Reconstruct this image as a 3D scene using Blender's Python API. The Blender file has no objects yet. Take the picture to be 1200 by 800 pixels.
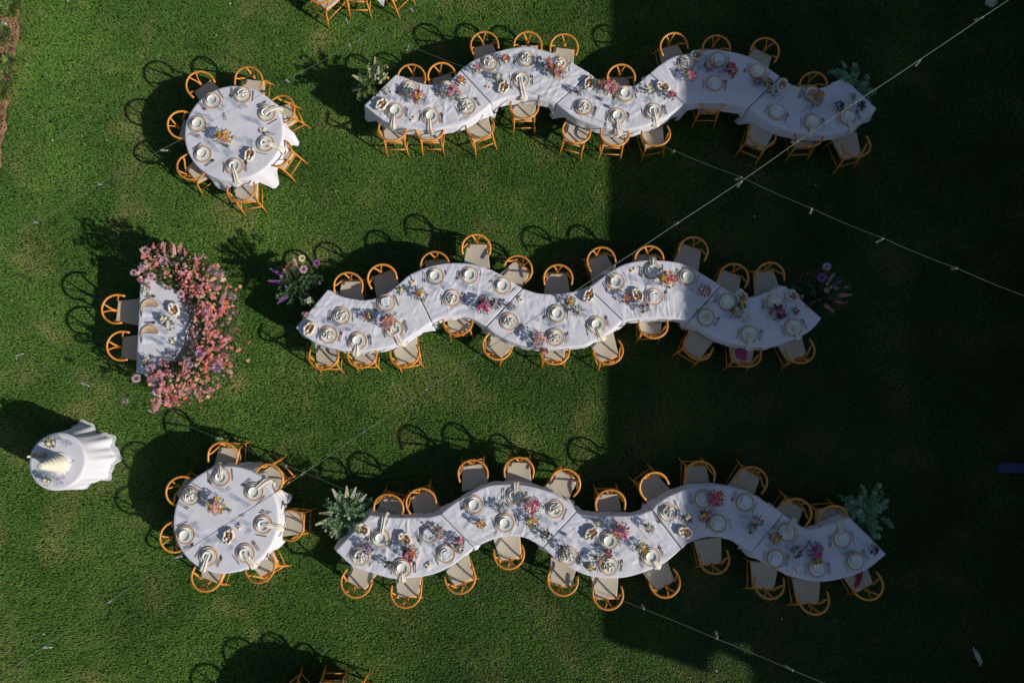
import bpy, math, random
import numpy as np
from mathutils import Vector, Matrix, noise
R = math.radians
rnd = random.Random(7)
scene = bpy.context.scene
COL = scene.collection

# ------------------------------------------------------------------ camera
CAMH = 13.1; FOC = 772.0; TILT = math.atan(80/772)
cd = bpy.data.cameras.new('camera'); cam = bpy.data.objects.new('camera', cd); COL.objects.link(cam)
cd.sensor_width = 36; cd.lens = 36*FOC/1200; cd.clip_start = .1; cd.clip_end = 2000
cam.location = (0, 0, CAMH); cam.rotation_euler = (TILT, 0, 0)
scene.camera = cam
scene.render.resolution_x = 1024; scene.render.resolution_y = 682
# ------------------------------------------------------------------ light
SUN_EL = R(27.0); SUN_AZ = R(-25.5)          # azimuth measured from +X
SD = Vector((math.cos(SUN_EL)*math.cos(SUN_AZ), math.cos(SUN_EL)*math.sin(SUN_AZ), math.sin(SUN_EL)))
w = bpy.data.worlds.new('World'); scene.world = w; w.use_nodes = True
wn = w.node_tree; bg = wn.nodes['Background']
sky = wn.nodes.new('ShaderNodeTexSky'); sky.sky_type = 'NISHITA'; sky.sun_disc = False
sky.sun_elevation = SUN_EL; sky.sun_rotation = R(90)-SUN_AZ
wn.links.new(sky.outputs[0], bg.inputs[0]); bg.inputs[1].default_value = .078
sl = bpy.data.lights.new('sun', 'SUN'); sun = bpy.data.objects.new('sun', sl); COL.objects.link(sun)
sl.energy = 5.0; sl.angle = R(.5); sl.color = (1, .93, .84)
sun.rotation_euler = SD.to_track_quat('Z', 'Y').to_euler()
scene.view_settings.view_transform = 'Standard'; scene.view_settings.look = 'None'
scene.view_settings.exposure = -.2; scene.view_settings.gamma = 1
scene.render.engine = 'CYCLES'; scene.cycles.transparent_max_bounces = 32; scene.cycles.sample_clamp_indirect = 6

def at(px, py, z=0.0):
    """point of the place at height z that the survey photograph shows at px,py"""
    x = (px-600)/FOC; y = -(py-400)/FOC
    c, s = math.cos(TILT), math.sin(TILT)
    d = Vector((x, y*c+s, y*s-c))
    return Vector((0, 0, CAMH)) + d*((z-CAMH)/d.z)

# ------------------------------------------------------------------ materials
def mat(name, col, rough=.6, metal=0, var=.12, nscale=30, bump=0, bscale=200, rand=0, spec=.5, trans=0, wave=None, hue=None, stretch=None, sheen=0):
    m = bpy.data.materials.new(name); m.use_nodes = True
    nt = m.node_tree; N = nt.nodes; L = nt.links; p = N['Principled BSDF']
    p.inputs['Roughness'].default_value = rough; p.inputs['Metallic'].default_value = metal
    p.inputs['Specular IOR Level'].default_value = spec
    if sheen: p.inputs['Sheen Weight'].default_value = sheen
    tc = N.new('ShaderNodeTexCoord'); mp = N.new('ShaderNodeMapping'); L.new(tc.outputs['Object'], mp.inputs[0])
    if stretch: mp.inputs['Scale'].default_value = stretch
    nz = N.new('ShaderNodeTexNoise'); nz.inputs['Scale'].default_value = nscale; nz.inputs['Detail'].default_value = 4
    L.new(mp.outputs[0], nz.inputs[0])
    rp = N.new('ShaderNodeValToRGB'); L.new(nz.outputs[0], rp.inputs[0])
    a = tuple(c*(1-var) for c in col); b = tuple(min(1, c*(1+var)) for c in col)
    if hue: b = hue
    rp.color_ramp.elements[0].position = .3; rp.color_ramp.elements[1].position = .7
    rp.color_ramp.elements[0].color = (*a, 1); rp.color_ramp.elements[1].color = (*b, 1)
    out = rp.outputs[0]
    if rand:
        oi = N.new('ShaderNodeObjectInfo'); hs = N.new('ShaderNodeHueSaturation')
        mr = N.new('ShaderNodeMapRange'); mr.inputs[3].default_value = 1-rand; mr.inputs[4].default_value = 1+rand
        L.new(oi.outputs['Random'], mr.inputs[0]); L.new(mr.outputs[0], hs.inputs['Value']); L.new(out, hs.inputs['Color']); out = hs.outputs[0]
    L.new(out, p.inputs['Base Color'])
    if bump or wave:
        bp = N.new('ShaderNodeBump'); bp.inputs['Strength'].default_value = bump or .4; bp.inputs['Distance'].default_value = .002
        if wave:
            wv = N.new('ShaderNodeTexWave'); wv.inputs['Scale'].default_value = wave; wv.inputs['Distortion'].default_value = .6
            if wave > 0 and hasattr(wv, 'bands_direction'): wv.bands_direction = 'X'
            L.new(mp.outputs[0], wv.inputs[0]); L.new(wv.outputs['Fac'], bp.inputs['Height'])
        else:
            n2 = N.new('ShaderNodeTexNoise'); n2.inputs['Scale'].default_value = bscale; n2.inputs['Detail'].default_value = 3
            L.new(mp.outputs[0], n2.inputs[0]); L.new(n2.outputs[0], bp.inputs['Height'])
        L.new(bp.outputs[0], p.inputs['Normal'])
    if trans:
        tl = N.new('ShaderNodeBsdfTranslucent'); mx = N.new('ShaderNodeMixShader'); mx.inputs[0].default_value = trans
        L.new(out, tl.inputs[0]); L.new(p.outputs[0], mx.inputs[1]); L.new(tl.outputs[0], mx.inputs[2])
        L.new(mx.outputs[0], N['Material Output'].inputs[0])
    return m
M = {}
M['oak'] = mat('honey_oak', (.63, .25, .034), .40, var=.26, nscale=14, stretch=(6, 1, 6), rand=.18, bump=.15)
M['cord'] = mat('paper_cord', (.53, .47, .365), .85, var=.10, nscale=90, bump=.5, bscale=260, rand=.06, hue=(.58, .515, .40))
M['cloth'] = mat('white_cloth', (.72, .715, .78), .9, var=.04, nscale=3, bump=.35, bscale=60, sheen=.1, spec=.2, trans=.06)
M['napkin'] = mat('ivory_linen', (.66, .61, .52), .9, var=.05, nscale=60, bump=.4, bscale=300, spec=.2, rand=.04)
M['bluenapkin'] = mat('white_linen', (.72, .73, .78), .9, var=.04, nscale=60, bump=.4, bscale=300, spec=.2)
M['ceramic'] = mat('speckled_ceramic', (.82, .82, .80), .32, var=.05, nscale=120, rand=.03)
M['bowl'] = mat('stone_glaze', (.78, .78, .70), .38, var=.06, nscale=150, rand=.04)
M['rattan'] = mat('woven_rattan', (.60, .41, .25), .7, var=.3, nscale=160, bump=.8, bscale=220, rand=.1)
M['metal'] = mat('dark_bronze', (.30, .22, .17), .32, metal=1, var=.1)
M['vase'] = mat('cream_ceramic', (.74, .70, .63), .4, var=.04, rand=.05)
M['bread'] = mat('baked_crust', (.42, .19, .06), .7, var=.35, nscale=60, bump=.5)
M['butter'] = mat('golden_butter', (.75, .42, .08), .5, var=.2, nscale=80)
M['wax'] = mat('cream_wax', (.8, .72, .55), .5, var=.05)
M['cake'] = mat('buttercream', (.72, .66, .54), .55, var=.05, nscale=30, bump=.7, bscale=60)
M['tabletop'] = mat('plywood', (.35, .24, .14), .6, var=.2, stretch=(1, 8, 1))
M['steel'] = mat('grey_steel', (.3, .3, .3), .4, metal=1)
M['wire'] = mat('pale_cable', (.10, .14, .09), .5, var=.1)
M['socket'] = mat('socket_plastic', (.17, .18, .17), .5, var=.1)
M['dark'] = mat('black_plastic', (.03, .03, .03), .5)
M['leaf'] = mat('leaf_green', (.07, .15, .04), .55, var=.45, nscale=12, trans=.25, hue=(.20, .28, .08))
M['leafblue'] = mat('eucalyptus_leaf', (.09, .22, .09), .5, var=.3, nscale=9, trans=.2, hue=(.26, .42, .22))
M['leafblue_lifted'] = mat('shade_lifted_eucalyptus_leaf', (.15, .36, .20), .5, var=.35, nscale=9, trans=.2, hue=(.42, .66, .42))  # eucalyptus copy with extra brightness painted in for sprays standing in shade
M['leafdark'] = mat('dark_leaf', (.035, .10, .035), .5, var=.45, nscale=12, trans=.2, hue=(.10, .18, .06))
M['leafbright'] = mat('fresh_leaf', (.12, .22, .04), .55, var=.4, nscale=12, trans=.3, hue=(.26, .36, .08))
M['stem'] = mat('stem_green', (.10, .17, .06), .6)
COLS = dict(pink=(.85, .32, .38), salmon=(.88, .38, .30), coral=(.90, .26, .13), blush=(.86, .58, .52), hot=(.80, .10, .32),
            mauve=(.60, .42, .50), purple=(.38, .16, .48), lilac=(.60, .46, .66), white=(.82, .80, .72), cream=(.80, .76, .50),
            yellow=(.92, .60, .05), orange=(.95, .36, .03), plum=(.16, .03, .09), peach=(.90, .54, .34), rose=(.82, .42, .48))
for k, c in COLS.items():
    M['f_'+k] = mat(k+'_petal', c, .7, var=.22, nscale=25, trans=.25, rand=.1)
M['fabric_fuchsia'] = mat('fuchsia_wool', (.38, .06, .16), .9, var=.25, nscale=25, bump=.5)
M['fabric_red'] = mat('rust_red_wool', (.30, .05, .05), .9, var=.25, nscale=25, bump=.5)
M['denim'] = mat('navy_fabric', (.03, .05, .13), .9, var=.3, nscale=40, bump=.5)
M['rock'] = mat('pale_rock', (.45, .42, .38), .85, var=.3, nscale=25, bump=.6, bscale=40)
M['chip'] = mat('wood_chip', (.30, .17, .09), .9, var=.5, nscale=9, hue=(.52, .33, .19))
M['soil'] = mat('bark_soil', (.19, .105, .055), .95, var=.5, nscale=14, bump=.8, bscale=40, hue=(.40, .24, .13))
M['teal'] = mat('teal_plastic', (.01, .35, .33), .5)
M['siding'] = mat('white_siding', (.55, .54, .51), .7, var=.06)
M['roof'] = mat('slate_shingle', (.09, .09, .10), .85, var=.3, nscale=40)
M['trim'] = mat('trim_paint', (.7, .7, .68), .5, var=.04)
M['pane'] = mat('window_glass', (.03, .04, .05), .08, var=.1)
M['post'] = mat('cedar_post', (.20, .12, .07), .8, var=.3, stretch=(8, 8, 1))
def glassmat(name, tint, f=1.0):
    m = bpy.data.materials.new(name); m.use_nodes = True; nt = m.node_tree; N = nt.nodes; L = nt.links
    N.remove(N['Principled BSDF'])
    t = N.new('ShaderNodeBsdfTransparent'); t.inputs[0].default_value = (*tint, 1)
    g = N.new('ShaderNodeBsdfGlossy'); g.inputs[1].default_value = .04
    lw = N.new('ShaderNodeLayerWeight'); pw = N.new('ShaderNodeMath'); pw.operation = 'POWER'; pw.inputs[1].default_value = 4
    L.new(lw.outputs['Facing'], pw.inputs[0]); fr = N.new('ShaderNodeMapRange'); fr.inputs[3].default_value = .05; fr.inputs[4].default_value = .55
    L.new(pw.outputs[0], fr.inputs[0])
    mx = N.new('ShaderNodeMixShader'); L.new(fr.outputs[0], mx.inputs[0]); L.new(t.outputs[0], mx.inputs[1]); L.new(g.outputs[0], mx.inputs[2])
    L.new(mx.outputs[0], N['Material Output'].inputs[0]); return m
M['glass'] = glassmat('clear_glass', (.84, .87, .90))
M['bottle'] = glassmat('frosted_green_glass', (.50, .58, .52))
M['frost'] = mat('frosted_green', (.20, .24, .20), .25, var=.1)

def grass_mat(name, dark, light, dry, blades=True):
    m = bpy.data.materials.new(name); m.use_nodes = True; nt = m.node_tree; N = nt.nodes; L = nt.links; p = N['Principled BSDF']
    p.inputs['Roughness'].default_value = .55; p.inputs['Specular IOR Level'].default_value = .25
    g = N.new('ShaderNodeNewGeometry')
    def nz(s, d=4, dis=0):
        n = N.new('ShaderNodeTexNoise'); n.inputs['Scale'].default_value = s; n.inputs['Detail'].default_value = d
        n.inputs['Distortion'].default_value = dis
        L.new(g.outputs['Position'], n.inputs[0]); return n.outputs[0]
    def ramp(x, a, b, ca, cb):
        r = N.new('ShaderNodeValToRGB'); L.new(x, r.inputs[0]); e = r.color_ramp.elements
        e[0].position = a; e[1].position = b; e[0].color = (*ca, 1); e[1].color = (*cb, 1); return r.outputs[0]
    def mix(f, a, b):
        x = N.new('ShaderNodeMix'); x.data_type = 'RGBA'; L.new(f, x.inputs[0]); L.new(a, x.inputs[6]); L.new(b, x.inputs[7]); return x.outputs[2]
    base = ramp(nz(22, 8), .30, .70, dark, light)
    dr = N.new('ShaderNodeRGB'); dr.outputs[0].default_value = (*dry, 1)
    f = ramp(nz(1.1, 5, .5), .50, .78, (0, 0, 0), (.80, .80, .80))
    c = mix(f, base, dr.outputs[0])
    f2 = ramp(nz(.45, 3), .35, .7, (.62, .70, .60), (1.22, 1.15, 1.1))
    x = N.new('ShaderNodeMix'); x.data_type = 'RGBA'; x.blend_type = 'MULTIPLY'; x.inputs[0].default_value = 1
    L.new(c, x.inputs[6]); L.new(f2, x.inputs[7]); c = x.outputs[2]
    L.new(c, p.inputs['Base Color'])
    if blades:
        tl = N.new('ShaderNodeBsdfTranslucent'); mx = N.new('ShaderNodeMixShader'); mx.inputs[0].default_value = .30
        L.new(c, tl.inputs[0]); L.new(p.outputs[0], mx.inputs[1]); L.new(tl.outputs[0], mx.inputs[2]); L.new(mx.outputs[0], N['Material Output'].inputs[0])
    return m
M['blade'] = grass_mat('lawn_blade', (.078, .195, .024), (.18, .345, .058), (.40, .39, .14))
M['turf'] = grass_mat('lawn_soil', (.010, .022, .005), (.016, .032, .008), (.03, .035, .012), False)

# ------------------------------------------------------------------ mesh helpers
class MB:
    def __init__(s): s.v = []; s.f = []
    def add(s, vs, fs):
        o = len(s.v); s.v += [tuple(v) for v in vs]; s.f += [tuple(i+o for i in f) for f in fs]; return s
    def box(s, c, d, rot=0, taper=1, bev=0):
        x, y, z = (k/2 for k in d); cr, sr = math.cos(rot), math.sin(rot)
        vs = []
        if bev:
            prof = [(-z, 1-bev/x, 1-bev/y), (-z+bev, 1, 1), (z-bev, 1, 1), (z, 1-bev/x, 1-bev/y)]
        else: prof = [(-z, 1, 1), (z, taper, taper)]
        for (zz, kx, ky) in prof:
            for (a, b) in ((-1, -1), (1, -1), (1, 1), (-1, 1)):
                X, Y = a*x*kx, b*y*ky; vs.append((c[0]+X*cr-Y*sr, c[1]+X*sr+Y*cr, c[2]+zz))
        n = len(prof); fs = [(3, 2, 1, 0), tuple(4*(n-1)+i for i in range(4))]
        for k in range(n-1):
            for i in range(4): fs.append((4*k+i, 4*k+(i+1) % 4, 4*k+4+(i+1) % 4, 4*k+4+i))
        return s.add(vs, fs)
    def tube(s, pts, r, seg=8, flat=1.0):
        pts = [Vector(p) for p in pts]; n = len(pts); rr = r if hasattr(r, '__len__') else [r]*n
        vs = []; fs = []
        up = None
        for i, p in enumerate(pts):
            t = (pts[min(i+1, n-1)]-pts[max(i-1, 0)]).normalized()
            ref = Vector((0, 0, 1)) if abs(t.z) < .95 else Vector((0, 1, 0))
            a = t.cross(ref).normalized(); b = a.cross(t).normalized()
            if up is not None and a.dot(up) < 0: a = -a; b = -b
            up = a
            for k in range(seg):
                q = 2*math.pi*k/seg; vs.append(p+a*math.cos(q)*rr[i]+b*math.sin(q)*rr[i]*flat)
        for i in range(n-1):
            for k in range(seg): fs.append((i*seg+k, i*seg+(k+1) % seg, (i+1)*seg+(k+1) % seg, (i+1)*seg+k))
        fs.append(tuple(range(seg))[::-1]); fs.append(tuple((n-1)*seg+k for k in range(seg)))
        return s.add(vs, fs)
    def lathe(s, prof, seg=32, c=(0, 0, 0), cap=True):
        vs = []; fs = []
        for (r, z) in prof:
            for k in range(seg):
                q = 2*math.pi*k/seg; vs.append((c[0]+r*math.cos(q), c[1]+r*math.sin(q), c[2]+z))
        for i in range(len(prof)-1):
            for k in range(seg): fs.append((i*seg+k, i*seg+(k+1) % seg, (i+1)*seg+(k+1) % seg, (i+1)*seg+k))
        if cap:
            fs.append(tuple(range(seg))[::-1]); fs.append(tuple((len(prof)-1)*seg+k for k in range(seg)))
        return s.add(vs, fs)
    def blob(s, c, rx, ry, rz, seg=10, rings=6, jit=0, seed=0):
        vs = []; fs = []; q = random.Random(seed)
        for i in range(rings+1):
            th = math.pi*i/rings
            for k in range(seg):
                ph = 2*math.pi*k/seg; j = 1+jit*(q.random()-.5)
                vs.append((c[0]+rx*math.sin(th)*math.cos(ph)*j, c[1]+ry*math.sin(th)*math.sin(ph)*j, c[2]-rz*math.cos(th)*j))
        for i in range(rings):
            for k in range(seg): fs.append((i*seg+k, i*seg+(k+1) % seg, (i+1)*seg+(k+1) % seg, (i+1)*seg+k))
        return s.add(vs, fs)
    def leaf(s, p, d, l, w, up=None, fold=.25):
        """a four-point leaf with a folded midrib"""
        p = Vector(p); d = Vector(d).normalized(); a = d.cross(Vector(up or (0, 0, 1)))
        if a.length < .05: a = d.cross(Vector((1, 0, 0)))
        a.normalize(); n = a.cross(d)
        return s.add([p, p+d*l*.5+a*w/2+n*w*fold, p+d*l, p+d*l*.5-a*w/2+n*w*fold, p+d*l*.45], [(0, 1, 4), (1, 2, 4), (2, 3, 4), (3, 0, 4)])
    def mesh(s, name, m, smooth=True):
        me = bpy.data.meshes.new(name); me.from_pydata(s.v, [], s.f); me.materials.append(M[m] if isinstance(m, str) else m)
        if smooth: me.polygons.foreach_set('use_smooth', [True]*len(me.polygons))
        me.update(); return me
def sharp(me, ang=40):
    me.set_sharp_from_angle(angle=R(ang)); return me
def new(name, me=None, parent=None, loc=(0, 0, 0), rz=0, scale=None, kind=None):
    o = bpy.data.objects.new(name, me); COL.objects.link(o); o.location = loc
    if rz: o.rotation_euler[2] = rz
    if scale: o.scale = (scale,)*3 if not hasattr(scale, '__len__') else scale
    if parent: o.parent = parent
    if kind: o['kind'] = kind
    return o
LABELS = {}
def tag(o, label, cat, group=None):
    o['label'] = label; o['category'] = cat
    if group: o['group'] = group
    LABELS.setdefault(label, []).append(o.name); return o
def copytree(o, loc, rz):
    c = o.copy(); COL.objects.link(c); c.location = loc; c.rotation_euler[2] = rz
    for ch in o.children:
        d = ch.copy(); COL.objects.link(d); d.parent = c
        for g in ch.children:
            e = g.copy(); COL.objects.link(e); e.parent = d
    return c
ORD = ['first', 'second', 'third', 'fourth', 'fifth', 'sixth', 'seventh', 'eighth', 'ninth', 'tenth', 'eleventh', 'twelfth', 'thirteenth', 'fourteenth', 'fifteenth', 'sixteenth']

# ================================================================== SETTING: ground, bed
EDGE = [at(x, y, 0) for x, y in ((38, -260), (33, -90), (27, 0), (22, 50), (16, 95), (9, 140), (3, 185), (-6, 240), (-22, 300), (-50, 370), (-90, 450))]
def bed_x(y):
    """x of the lawn edge at this y; lawn lies to the right of it"""
    if y > EDGE[0].y: return EDGE[0].x
    if y < EDGE[-1].y: return EDGE[-1].x - 2*(EDGE[-1].y-y)
    for a, b in zip(EDGE, EDGE[1:]):
        if a.y >= y >= b.y:
            k = (a.y-y)/(a.y-b.y); return a.x+(b.x-a.x)*k + .03*math.sin(y*9)+.02*math.sin(y*23)
    return -99
b = MB(); b.box((0, 0, -.25), (700, 700, .5)); new('ground', b.mesh('ground', 'turf', False), kind='structure')
M['far_turf'] = grass_mat('far_lawn', (.030, .066, .010), (.062, .115, .022), (.12, .13, .045), False)
b = MB()
for (xa, ya, xb, yb) in ((-350, 11.2, 350, 350), (-350, -350, 350, -8.2), (12.2, -8.2, 350, 11.2), (-350, -8.2, -12.2, 11.2)):
    b.add([(xa, ya, .010), (xb, ya, .010), (xb, yb, .010), (xa, yb, .010)], [(0, 1, 2, 3)])
new('outer_lawn', b.mesh('outer_lawn', 'far_turf', False), kind='structure')
# planting bed: a sheet of bark mulch along the left edge
ys = np.linspace(11.19, at(0, 330, 0).y, 90); b = MB()
vs = []; fs = []
for i, y in enumerate(ys):
    x1 = bed_x(y)
    for j in range(9):
        x = x1-.02-(j/8)**1.3*2.5
        vs.append((x, y, .004+(.03*noise.noise((x*3, y*3, 0))+.03 if j else 0)))
for i in range(len(ys)-1):
    for j in range(8): fs.append((i*9+j, i*9+j+1, (i+1)*9+j+1, (i+1)*9+j))
b.add(vs, fs); new('mulch_bed', b.mesh('mulch_bed', 'soil'), kind='structure')
b = MB()
for i in range(5200):
    y = rnd.uniform(at(0, 260, 0).y, at(0, -30, 0).y); x = bed_x(y)-rnd.random()**1.2*1.1-.01
    a = rnd.uniform(0, 6.28); l = rnd.uniform(.015, .05)
    b.box((x, y, .04+rnd.uniform(0, .03)), (l, rnd.uniform(.008, .02), .006), a)
new('bark_chips', b.mesh('bark_chips', 'chip', False), kind='stuff')
# lawn blades, one sheet of turf made of single blades
g = np.random.default_rng(5)
x0, x1_, y0, y1_ = -12.2, 12.2, -8.2, 11.2
NB = 1750000
px = g.uniform(x0, x1_, NB); py = g.uniform(y0, y1_, NB)
yy = np.linspace(y0, y1_, 600); bx = np.array([bed_x(v) for v in yy])
keep = px > np.interp(py, yy, bx)+.005*g.standard_normal(NB)
px = px[keep]; py = py[keep]; n = len(px)
az = g.uniform(0, 2*np.pi, n); wd = g.uniform(.003, .007, n)
def field(cell):
    gx = int((x1_-x0)/cell)+3; gy = int((y1_-y0)/cell)+3; G = g.random((gx, gy)); u = (px-x0)/cell; v = (py-y0)/cell
    i = u.astype(int); j = v.astype(int); u -= i; v -= j
    return G[i, j]*(1-u)*(1-v)+G[i+1, j]*u*(1-v)+G[i, j+1]*(1-u)*v+G[i+1, j+1]*u*v
cl = field(.055)*.6+field(.12)*.4
ln = g.uniform(.024, .056, n)*(.75+.5*cl); til = np.clip(g.normal(.72, .24, n), .05, 1.35); az = g.normal(np.pi+SUN_AZ*1.0, .75, n)+(field(.5)-.5)*1.2   # blade lean set by sun direction, to lift the lit lawn above the shaded
hx = np.cos(az); hy = np.sin(az); sx = -hy; sy = hx
V = np.empty((n, 3, 3), np.float32)
V[:, 0] = np.stack([px-sx*wd, py-sy*wd, np.zeros(n)], 1); V[:, 1] = np.stack([px+sx*wd, py+sy*wd, np.zeros(n)], 1)
V[:, 2] = np.stack([px+hx*ln*np.sin(til), py+hy*ln*np.sin(til), ln*np.cos(til)], 1)
me = bpy.data.meshes.new('grass'); me.vertices.add(3*n); me.vertices.foreach_set('co', V.ravel())
me.loops.add(3*n); me.loops.foreach_set('vertex_index', np.arange(3*n, dtype=np.int32))
me.polygons.add(n); me.polygons.foreach_set('loop_start', np.arange(0, 3*n, 3, dtype=np.int32)); me.materials.append(M['blade']); me.update(calc_edges=True)
tag(new('grass', me, kind='stuff'), 'short mown green lawn under all the tables', 'grass')

# ================================================================== HOUSE off to the right (casts the big shade)
HH = 6.0
SHX, SHY = math.cos(SUN_AZ)/math.tan(SUN_EL), math.sin(SUN_AZ)/math.tan(SUN_EL)
def eave(px_, py_, h=HH):
    p = at(px_, py_, 0); return Vector((p.x+SHX*h, p.y+SHY*h, 0))
a = eave(713, 0); c_ = eave(703, 745)
north = a+(a-c_)*1.6
P = [north, c_, eave(752, 757), eave(806, 777), eave(808, 757), eave(838, 743), eave(872, 742), eave(878, 760), eave(876, 860), eave(880, 1100)]
P += [Vector((P[-1].x+14, P[-1].y, 0)), Vector((P[-1].x+14, north.y, 0))]
house = tag(new('house', loc=(c_.x, c_.y, 0)), 'white sided house with a dark roof beyond the right edge, shading the lawn', 'house')
O = Vector((c_.x, c_.y, 0))
def prism(poly, z0, z1, inset=0):
    cx = sum(p.x for p in poly)/len(poly); b = MB(); n = len(poly)
    vs = [(p.x-O.x, p.y-O.y, z0) for p in poly]+[(p.x-O.x, p.y-O.y, z1) for p in poly]
    b.add(vs, [tuple(range(n)), tuple(range(2*n-1, n-1, -1))]+[(i, i+n, (i+1) % n+n, (i+1) % n) for i in range(n)]); return b
new('roof', prism(P, HH-.22, HH).mesh('roof_slab', 'roof', False), house)
wallp = [Vector((north.x+.45, north.y, 0)), Vector((c_.x+.45, c_.y+2.2, 0)), Vector((P[6].x+.45, c_.y+2.2, 0)), Vector((P[9].x+.45, P[9].y+.45, 0)), Vector((P[10].x-.45, P[10].y+.45, 0)), Vector((P[11].x-.45, P[11].y-.45, 0))]
new('wall', prism(wallp, 0, HH-.22).mesh('house_wall', 'siding', False), house)
# low hipped ridge set back from the eaves
hb = MB(); ex0, ex1, ey0, ey1 = 3.6, 13.5, 2.0, 24
hb.add([(ex0, ey0, HH), (ex1, ey0, HH), (ex1, ey1, HH), (ex0, ey1, HH), ((ex0+ex1)/2, ey0+5, HH+1.5), ((ex0+ex1)/2, ey1-5, HH+1.5)],
       [(0, 1, 4), (1, 2, 5, 4), (2, 3, 5), (3, 0, 4, 5)])
new('roof', hb.mesh('roof_hip', 'roof', False), house)
wd_ = (wallp[0]-wallp[1]); wl = wd_.length; wu = wd_.normalized(); wnrm = Vector((-wu.y, wu.x, 0))
ang = math.atan2(wu.y, wu.x)
for k in range(18):
    zz = .3+k*.3
    sb = MB(); q = wallp[1]+wu*wl/2+wnrm*.012; sb.box((q.x-O.x, q.y-O.y, zz), (wl, .02, .27), ang)
    new('siding_board', sb.mesh('siding_board', 'siding', False), house)
for k in range(7):
    for zz in (1.5, 4.2):
        q = wallp[1]+wu*(2+k*3)+wnrm*.05
        fb = MB(); fb.box((q.x-O.x, q.y-O.y, zz), (1.1, .08, 1.4), ang); fr_ = new('window', fb.mesh('window_frame', 'trim', False), house)
        q += wnrm*.045; pb = MB(); pb.box((q.x-O.x, q.y-O.y, zz), (.95, .02, 1.24), ang); new('pane', pb.mesh('window_pane', 'pane', False), fr_)
vp = eave(890, 778); vb = MB(); vb.tube([(vp.x-O.x, vp.y-O.y, HH-.02), (vp.x-O.x, vp.y-O.y, HH+1.55)], .11, 12)
new('vent_pipe', vb.mesh('vent_pipe', 'steel'), house)

# ================================================================== CHAIR
def arc(cx, cy, r, a0, a1, n): return [(cx+r*math.cos(a0+(a1-a0)*i/n), cy+r*math.sin(a0+(a1-a0)*i/n)) for i in range(n+1)]
def make_chair():
    root = new('wishbone_chair')
    # steam bent top rail
    pts = [(.255, -.125, .690), (.268, -.06, .690)]
    for i in range(17):
        q = math.pi*i/16; pts.append((.274*math.cos(q), .255*math.sin(q), .695+.05*math.sin(q)))
    pts += [(-.268, -.06, .690), (-.255, -.125, .690)]
    rr = [.018, .021]+[.021]*17+[.021, .018]
    new('top_rail', MB().tube(pts, rr, 8, .8).mesh('top_rail', 'oak'), root)
    s = MB()
    s.tube([(0, .150, .42), (0, .165, .50), (0, .185, .57)], [.030, .028, .034], 6, .35)
    for k in (-1, 1): s.tube([(k*.012, .18, .56), (k*.035, .205, .63), (k*.085, .243, .737)], [.020, .016, .014], 6, .5)
    new('y_splat', s.mesh('y_splat', 'oak'), root)
    # woven seat
    st = MB(); n = 12; vs = []; fs = []
    for z, inset in ((.418, 0), (.440, -.004), (.452, .006)):
        for j in range(n+1):
            y = -.315+.455*j/n; hw = (.262-(.262-.19)*j/n)-inset
            for i in range(n+1):
                x = -hw+2*hw*i/n; u = 2*i/n-1; v_ = 2*j/n-1
                dz = -.012*(1-u*u)*(1-v_*v_) if z > .45 else 0
                yy_ = y+(inset if j == 0 else (-inset if j == n else 0))
                vs.append((x, yy_, z+dz))
    m_ = (n+1)**2
    for L_ in (0, 2):
        for j in range(n):
            for i in range(n):
                q = (j*(n+1)+i, j*(n+1)+i+1, (j+1)*(n+1)+i+1, (j+1)*(n+1)+i); fs.append(tuple(L_*m_+t for t in (q if L_ else q[::-1])))
    rim = [i for i in range(n+1)]+[(j+1)*(n+1)-1 for j in range(1, n+1)]+[n*(n+1)+i for i in range(n-1, -1, -1)]+[j*(n+1) for j in range(n-1, 0, -1)]
    for L_ in (0, 1):
        for k in range(len(rim)):
            a_, b_ = rim[k], rim[(k+1) % len(rim)]; fs.append((L_*m_+a_, L_*m_+b_, (L_+1)*m_+b_, (L_+1)*m_+a_))
    st.add(vs, fs); new('seat', sharp(st.mesh('seat', 'cord'), 50), root)
    f = MB()
    f.tube([(-.235, -.30, .405), (.235, -.30, .405)], .013, 6); f.tube([(-.19, .155, .405), (.19, .155, .405)], .016, 6)
    for k in (-1, 1): f.tube([(k*.245, -.29, .40), (k*.19, .155, .40)], .013, 6)
    new('seat_frame', f.mesh('seat_frame', 'oak'), root)
    for k in (-1, 1):
        new('leg', MB().tube([(k*.238, -.285, .44), (k*.240, -.29, .25), (k*.243, -.30, 0)], [.017, .018, .011], 8).mesh('front_leg', 'oak'), root)
        new('leg', MB().tube([(k*.225, .285, 0), (k*.212, .225, .2), (k*.198, .175, .40), (k*.205, .115, .52), (k*.235, .045, .62), (k*.264, .01, .69)],
                             [.012, .017, .019, .018, .017, .014], 8).mesh('rear_leg', 'oak'), root)
        new('stretcher', MB().tube([(k*.241, -.29, .20), (k*.21, .23, .20)], .010, 6).mesh('side_stretcher', 'oak'), root)
    new('stretcher', MB().tube([(-.21, .215, .215), (.21, .215, .215)], .013, 6).mesh('rear_stretcher', 'oak'), root)
    new('stretcher', MB().tube([(-.24, -.295, .27), (.24, -.295, .27)], .010, 6).mesh('front_stretcher', 'oak'), root)
    return root
chair0 = make_chair(); used = [False]; CHAIRS = {}
def chair(px_, py_, deg, label, group, ground=False):
    p = at(px_, py_, 0 if ground else .72); rz = R(deg-90)
    if not used[0]: used[0] = True; o = chair0; o.location = (p.x, p.y, 0); o.rotation_euler[2] = rz
    else: o = copytree(chair0, (p.x, p.y, 0), rz)
    tag(o, label, 'chair', group); return o, Vector((p.x, p.y, 0)), R(deg)
ROWN = ['top', 'middle', 'bottom']
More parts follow.
